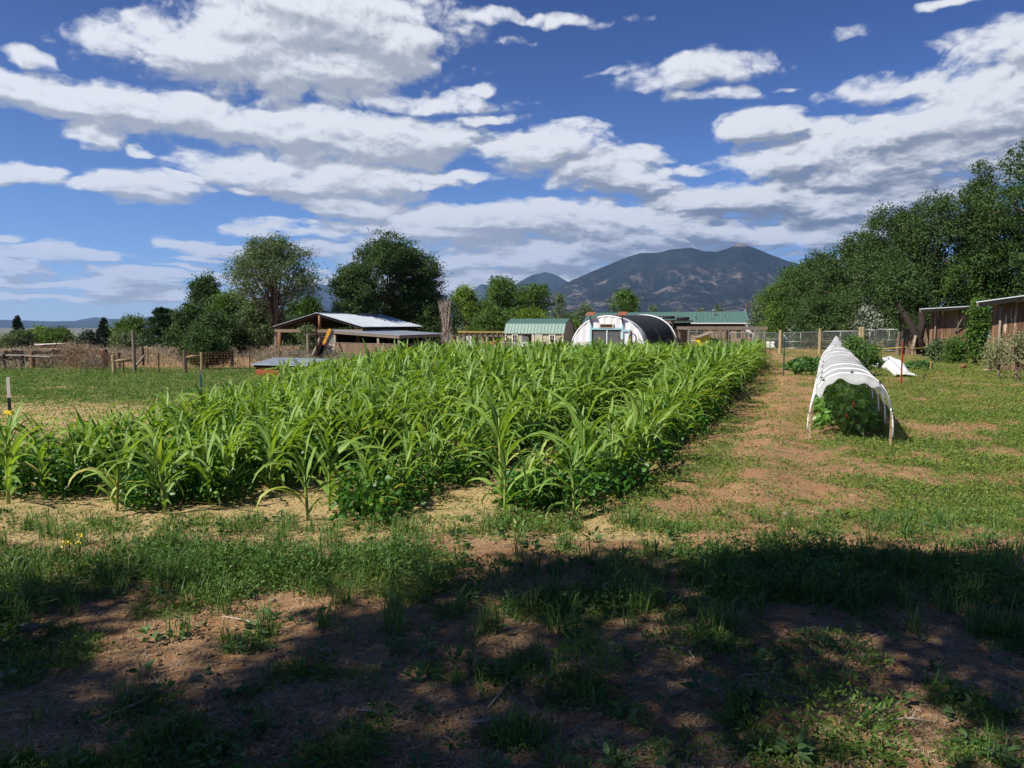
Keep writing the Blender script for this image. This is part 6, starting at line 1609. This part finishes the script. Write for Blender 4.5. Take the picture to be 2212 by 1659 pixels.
    P = np.stack([x[ci] + np.cos(a) * .015 * s, y[ci] + np.sin(a) * .015 * s, H(x[ci], y[ci]) + .01 + RNG.random(N) * .05 * s], 1); dd = unit(np.stack([np.cos(a), np.sin(a), RNG.uniform(-.1, .7, N)], 1))
    mb = MB(); l = .05 * s * RNG.uniform(.6, 1.2, N); add_leaves(mb, P, l, l * .42, dirs=dd, six=True, fold=.1, rnd=RNG.random(m_)[ci]); cover_obj('weeds', mb, 'broad', 'small broad leaved weeds scattered over the near ground', 'weeds')
    # straw pieces
    def straws(n, y0, y1, fn, L, W, mat='straw', name='straw_mulch', label='', hz=.02, rnd=None):
        x, y = scatter(n, y0, y1, fn); N = len(x); sc = np.clip(y / 8, .8, 4) ** .7; a = RNG.uniform(0, 6.28, N); d = np.stack([np.cos(a), np.sin(a), RNG.normal(size=N) * .12], 1); s = np.stack([-np.sin(a), np.cos(a), np.zeros(N)], 1)
        l = (L * RNG.uniform(.4, 1.4, N) * sc)[:, None]; w = (W * RNG.uniform(.6, 1.3, N) * sc)[:, None]; P = np.stack([x, y, H(x, y) + .006 + RNG.random(N) * hz], 1); b = s * l * RNG.normal(size=(N, 1)) * .12
        V = np.stack([P - d * l / 2 - s * w / 2, P - d * l / 2 + s * w / 2, P + b - s * w / 2, P + b + s * w / 2, P + d * l / 2 - s * w / 2, P + d * l / 2 + s * w / 2], 1)
        mb = MB(); mb.batch(V, [(0, 1, 3, 2), (2, 3, 5, 4)]); cover_obj(name, mb, mat, label, 'litter')
    straws(80000, 5.3, 32, lambda x, y: straw_density(x, y) * np.where(y < 6.6, .5, .9), .075, .0045, label='scattered yellow straw mulch on the beds and the left strip', hz=.035)
    straws(24000, 2.4, 6.5, lambda x, y: .75 * (1 - .4 * gd(x, y)), .055, .0026, 'twig', 'ground_litter', 'fine dry twigs and stems scattered on the near dirt', .008)
    straws(6000, 2.4, 6.5, lambda x, y: .6 + 0 * x, .035, .0035, 'straw', 'ground_litter', 'pale bits of straw scattered on the near dirt', .01)
    # crumbs of soil
    x, y = scatter(12000, 2.4, 12, lambda x, y: (1 - .7 * gd(x, y)) * (.3 + .7 * np.exp(-((ridge_u(x, y) - .2) / .9) ** 2) + .3 * (y < 5.5)) * ~in_corn(x, y)); N = len(x); s = RNG.uniform(.004, .016, N)[:, None] * RNG.uniform(.6, 1.4, (N, 1)); c = np.stack([x, y, H(x, y) + s[:, 0] * .3], 1)
    O = np.array([(1, 0, 0), (0, 1, 0), (-1, 0, 0), (0, -1, 0), (0, 0, .8), (0, 0, -.6)], float); V = c[:, None, :] + O[None] * s[:, None, :] * RNG.uniform(.6, 1.3, (N, 6, 1))
    mb = MB(); mb.batch(V, [(0, 1, 4), (1, 2, 4), (2, 3, 4), (3, 0, 4), (1, 0, 5), (2, 1, 5), (3, 2, 5), (0, 3, 5)]); cover_obj('soil_crumbs', mb, 'clod', 'small crumbs of soil and grit on the bare ground', 'soil')
    # sagebrush belt at the left
    n = 620; x = RNG.uniform(-42, -7.5, n); y = RNG.uniform(32.5, 70, n); k = (np.abs(x / y) < .76) & ~((np.abs(x + 15.2) < 2.6) & (y < 42)) & (fbm(x * .3, y * .3, 2, 95) > .36); x, y = x[k], y[k]
    P = []; D = []
    for cx, cy in zip(x, y):
        m_ = 150; r = RNG.uniform(.35, .85); hh = RNG.uniform(.4, 1.0); a = RNG.uniform(0, 6.28, m_); q = r * RNG.random(m_) ** .5; P.append(np.stack([cx + q * np.cos(a), cy + q * np.sin(a), H(cx, cy) + hh * RNG.random(m_) * (1 - .5 * (q / r) ** 2)], 1)); D.append(unit(np.stack([np.cos(a) * .5, np.sin(a) * .5, np.full(m_, .7)], 1) + RNG.normal(size=(m_, 3)) * .4))
    P = np.vstack(P); D = np.vstack(D); mb = MB(); add_leaves(mb, P, RNG.uniform(.10, .26, len(P)), .03, dirs=D, rnd=np.repeat(RNG.random(len(x)), 150)); cover_obj('sagebrush', mb, 'sage', 'grey beige sagebrush scrub belt behind the left pasture', 'scrub')
    x, y = scatter(9000, 29, 50, lambda x, y: (x < -6) * .8 * sst(.4, .6, fbm(x * .5, y * .5, 2, 96))); N = len(x); mb = MB(); add_blades(mb, np.stack([x, y, H(x, y)], 1), RNG.uniform(.2, .5, N), .02, RNG.uniform(.1, .8, N)); cover_obj('dry_grass', mb, 'dryleaf', 'taller dry grass along the left fence line', 'grass')
    x, y = scatter(12000, 24, 50, lambda x, y: (x > 6) * .75 * sst(.45, .6, fbm(x * .4, y * .4, 2, 97)) * (x / y > .28) * (ridge_u(x, y) > -1.2)); N = len(x); mb = MB(); add_blades(mb, np.stack([x, y, H(x, y)], 1), RNG.uniform(.08, .3, N), .02, RNG.uniform(.1, .8, N)); cover_obj('tall_grass', mb, 'lawn', 'longer grass at the back of the right lawn', 'grass')
M['clod'] = plain('soil_clod', (.25, .16, .095), .95)
ground_cover()
# a low hedge of weeds at the right end of the corn, a few taller weeds and flowers
def weed_clump(name, x, y, r, h, n, leaf, mat, label, cat='weed', lw=.35):
    z = gz(x, y); a = RNG.uniform(0, 6.28, n); q = r * RNG.random(n) ** .55; P = np.stack([x + q * np.cos(a), y + q * np.sin(a), z + h * RNG.random(n) ** .9 * (1 - .5 * (q / r) ** 2)], 1)
    mb = MB(); ln = leaf * RNG.uniform(.5, 1.3, n); add_leaves(mb, P, ln, ln * lw, dirs=unit(np.stack([np.cos(a) * .4, np.sin(a) * .4, np.full(n, .5)], 1) + RNG.normal(size=(n, 3)) * .5)); return solo(name, mb, M[mat], (x, y, z), label, cat)
for px, py, r, h, n, lf, mt_, lb in ((480, 1225, .22, .16, 700, .03, 'alfalfa', 'bushy clover clump in the near left of the ground band'), (620, 1240, .25, .2, 900, .032, 'alfalfa', 'large dark weed clump left of the ground band centre'), (840, 1235, .25, .2, 900, .03, 'alfalfa', 'dark round weed clump in the ground band below the front corn'),
        (1040, 1265, .28, .18, 1000, .03, 'alfalfa', 'wide weed clump beside the white seed head'), (1270, 1470, .16, .2, 500, .03, 'weed', 'upright pale weed in the shaded dirt near the bottom centre'), (40, 1330, .16, .12, 400, .04, 'weed', 'flat rosette weed at the left picture edge'),
        (400, 1310, .26, .1, 700, .028, 'weed', 'dark spreading weed patch over the left dirt'), (1780, 1275, .3, .2, 1100, .03, 'alfalfa', 'dense clover clump at the right of the ground band'), (2120, 1290, .35, .22, 1300, .03, 'alfalfa', 'dense clover clump by the right picture edge'), (1800, 1430, .25, .08, 800, .026, 'weed', 'low weed patch on the bright dirt at right'),
        (1120, 1130 + 30, .2, .2, 300, .05, 'grass', 'long bladed grass clump just before the front right corn'), (1760, 1600, .35, .12, 1400, .03, 'weed', 'broad weed patch near the bottom right'), (1480, 1420, .2, .12, 600, .028, 'weed', 'grey green weed patch right of the bottom centre')):
    g_ = ground(px, py); weed_clump('weed_clump', g_[0], g_[1], r, h, n, lf, mt_, lb)
g_ = ground(160, 1215); t = thing('yellow_wildflower', (g_[0], g_[1], gz(*g_)), 'small yellow flowering weed in the near left grass', 'flower'); mb = MB(); m2 = MB()
for k in range(7):
    x, y = g_[0] + random.uniform(-.09, .12), g_[1] + random.uniform(-.06, .06); z = gz(x, y); h = random.uniform(.12, .2); mb.tube([(x, y, z), (x + .01, y, z + h)], .002, 4); P = np.array([(x + .01, y, z + h)] * 9) + RNG.normal(size=(9, 3)) * [.012, .012, .003]; add_leaves(m2, P, .014, .012)
part('stem', mb, M['weed'], t); part('blossom', m2, M['flower'], t)
g_ = ground(1308, 1290); t = thing('dandelion', (g_[0], g_[1], gz(*g_)), 'single round white seed head on a thin stem in the clover', 'flower'); z = at(1308, 1267, g_[1])[2]; mb = MB(); mb.tube([(g_[0], g_[1], gz(*g_)), (g_[0], g_[1], z)], .002, 5); part('stem', mb, M['weed'], t)
mb = MB(); dd = rdir(500); add_leaves(mb, np.array([[g_[0], g_[1], z]]) + dd * .004, .022, .004, dirs=dd); part('seed_head', mb, M['fluff'], t)
ST = ['brown rounded stone half buried at the left edge of the dirt', 'tan stone lying at the lower right edge', 'small reddish stone on the edge of the sunlit grass', 'grey stone beside the weeds left of centre', 'small pale stone on the shaded dirt in the middle', 'flat stone among weeds by the lower left', 'small pale pebble on the dirt right of centre', 'tan clod stone on the dirt path right of the corn', 'small pink brown stone in the band right of centre']
for (px, py, r), lb in zip(((63, 1366, .04), (2165, 1535, .045), (1385, 1198, .022), (422, 1465, .022), (588, 1298, .018), (395, 1352, .017), (1480, 1285, .014), (1700, 1120, .028), (1868, 1182, .02)), ST):
    g_ = ground(px, py); z = gz(*g_); mb = MB()
    mb.sheet(lambda u, v: ((lambda q: (g_[0] + q * r * math.cos(2 * math.pi * u) * math.sin(math.pi * v) * 1.2, g_[1] + q * r * math.sin(2 * math.pi * u) * math.sin(math.pi * v), z + .25 * r + q * r * .6 * math.cos(math.pi * v)))(.85 + .35 * float(vnoise(math.cos(2 * math.pi * u) * 1.7 + 5, v * 3 + math.sin(2 * math.pi * u) * 1.7, int(px))))), 16, 9, .001)
    solo('stone', mb, M['stone'], (g_[0], g_[1], z), lb, 'stone', 'stones on the near ground', smooth=True)
TW = ['long curved pale stick at the bottom centre left', 'straight broken stick left of bottom centre', 'short stick near the bottom centre', 'pale stick near the bottom right', 'thin twig on the left dirt', 'curved twig on the right dirt', 'forked stick at the bottom centre right', 'thin long stem lying at lower left']
for (x0, y0, x1, y1), lb in zip(((1055, 1535, 1098, 1465), (770, 1545, 835, 1600), (1020, 1640, 1100, 1630), (1890, 1640, 2010, 1655), (480, 1340, 560, 1348), (1600, 1480, 1700, 1470), (1440, 1410, 1500, 1440), (200, 1560, 330, 1500)), TW):
    a = ground(x0, y0); b = ground(x1, y1); mb = MB(); m_ = ((a[0] + b[0]) / 2 + .03, (a[1] + b[1]) / 2); mb.tube([(a[0], a[1], gz(*a) + .008), (m_[0], m_[1], gz(*m_) + .018), (b[0], b[1], gz(*b) + .008)], [.004, .005, .003], 6); mb.tube([(m_[0], m_[1], gz(*m_) + .016), (m_[0] + .05, m_[1] + .06, gz(*m_) + .03)], [.003, .0015], 5)
    solo('dry_stick', mb, M['twig'], (a[0], a[1], gz(*a)), lb, 'stick', 'dry sticks on the near ground')
g_ = ground(2081, 797); mb = MB(); z = gz(*g_); mb.tube([(g_[0] - .1, g_[1], z + .05), (g_[0], g_[1], z + .13), (g_[0] + .1, g_[1], z + .06)], [.05, .09, .04], 8); solo('brown_stump', mb, M['rust'], (g_[0], g_[1], z), 'small reddish brown stump on the right lawn', 'stump')
for px, py, w, lb in ((2165, 796, 60, 'pale board lying on the lawn by the right picture edge'), (2140, 803, 26, 'shorter pale board in the lawn before the nearer shack')):
    a = ground(px - w / 2, py); b = ground(px + w / 2, py); mb = MB(); mb.beam((a[0], a[1], gz(*a) + .05), (b[0], b[1], gz(*b) + .05), .12, .03); solo('loose_board', mb, M['palewood'], (a[0], a[1], gz(*a)), lb, 'board')

# ---------------------------------------------------------------- the tall trees behind us, whose shade falls on the near ground
def shade_trees():
    def up(sx, sy, z): k = z / SUN_DIR.z; return (sx + SUN_DIR.x * k, sy + SUN_DIR.y * k, z)
    groups = [((-7.6, -2.6), 'shade tree standing behind the camera on the left'), ((-2.6, -3.4), 'shade tree standing right behind the camera'), ((3.4, -2.8), 'shade tree standing behind the camera on the right')]
    L = [[], [], []]
    rg = random.Random(4)
    for gx in np.arange(-5.2, 7.0, .62):
        for gy in np.arange(.2, 5.6, .62):
            x = gx + rg.uniform(-.2, .2); y = gy + rg.uniform(-.2, .2)
            lim = 3.85 + 1.15 * float(sst(-1.6, -.2, x)) + .25 * math.sin(x * 1.9) + .15 * float(sst(2, 5, x))
            if y > lim: continue
            if any(((x - a) / c) ** 2 + ((y - b) / d) ** 2 < 1 for a, b, c, d in SUNGAPS): continue
            z = rg.uniform(4.8, 7.2); p = up(x, y, z); r = rg.uniform(.42, .62)
            L[0 if x < -1.3 else 1 if x < 1.7 else 2].append((*p, r, r, r * .7))
    for (b, lb), lobes in zip(groups, L):
        t = thing('shade_tree', (b[0], b[1], gz(*b)), lb, 'tree')
        n = len(lobes) * 720; P, c, li, cr = crown_points(lobes, n, .30, .1, clus=len(lobes) * 26)
        k = (P[:, 2] - CAMZ) > .55 * P[:, 1] + .3; P = P[k]; n = len(P)
        mb = MB(); ln = .10 * RNG.uniform(.7, 1.3, n); add_leaves(mb, P, ln, ln * .7, dirs=rdir(n)); part('crown', mb, M['elm'], t)
        mb = MB(); g0 = gz(*b); fk = np.array([b[0] - .2, b[1] + .3, 2.6]); mb.tube([(b[0], b[1], g0 - .2), (b[0], b[1], g0 + .3), (b[0] - .1, b[1] + .1, 1.4), tuple(fk)], [.32, .24, .2, .17], 10)
        for l in lobes[::5]: p = np.array(l[:3]); m_ = (fk + p) / 2 - UP * .1; mb.tube([fk, m_, p], [.07, .045, .012], 6)
        part('trunk', mb, M['bark'], t, True)
shade_trees()

# ---------------------------------------------------------------- the air
def haze():
    m, nt, out = newmat('pale_air')
    v = nt.nodes.new('ShaderNodeVolumePrincipled'); v.inputs['Color'].default_value = (.36, .58, 1, 1); v.inputs['Density'].default_value = HAZE; v.inputs['Anisotropy'].default_value = .2
    nt.links.new(v.outputs[0], out.inputs['Volume'])
    mb = MB(); z0, z1, s = -260., 1400., 15500.
    mb.hexa([(-s, -s, z0), (s, -s, z0), (s, s, z0), (-s, s, z0), (-s, -s, z1), (s, -s, z1), (s, s, z1), (-s, s, z1)])
    solo('haze', mb, m, (0, 0, 0), kind='stuff')
HAZE = 4.1e-5
haze()
S.cycles.max_bounces = 6; S.cycles.diffuse_bounces = 3; S.cycles.transparent_max_bounces = 12; S.cycles.volume_bounces = 0
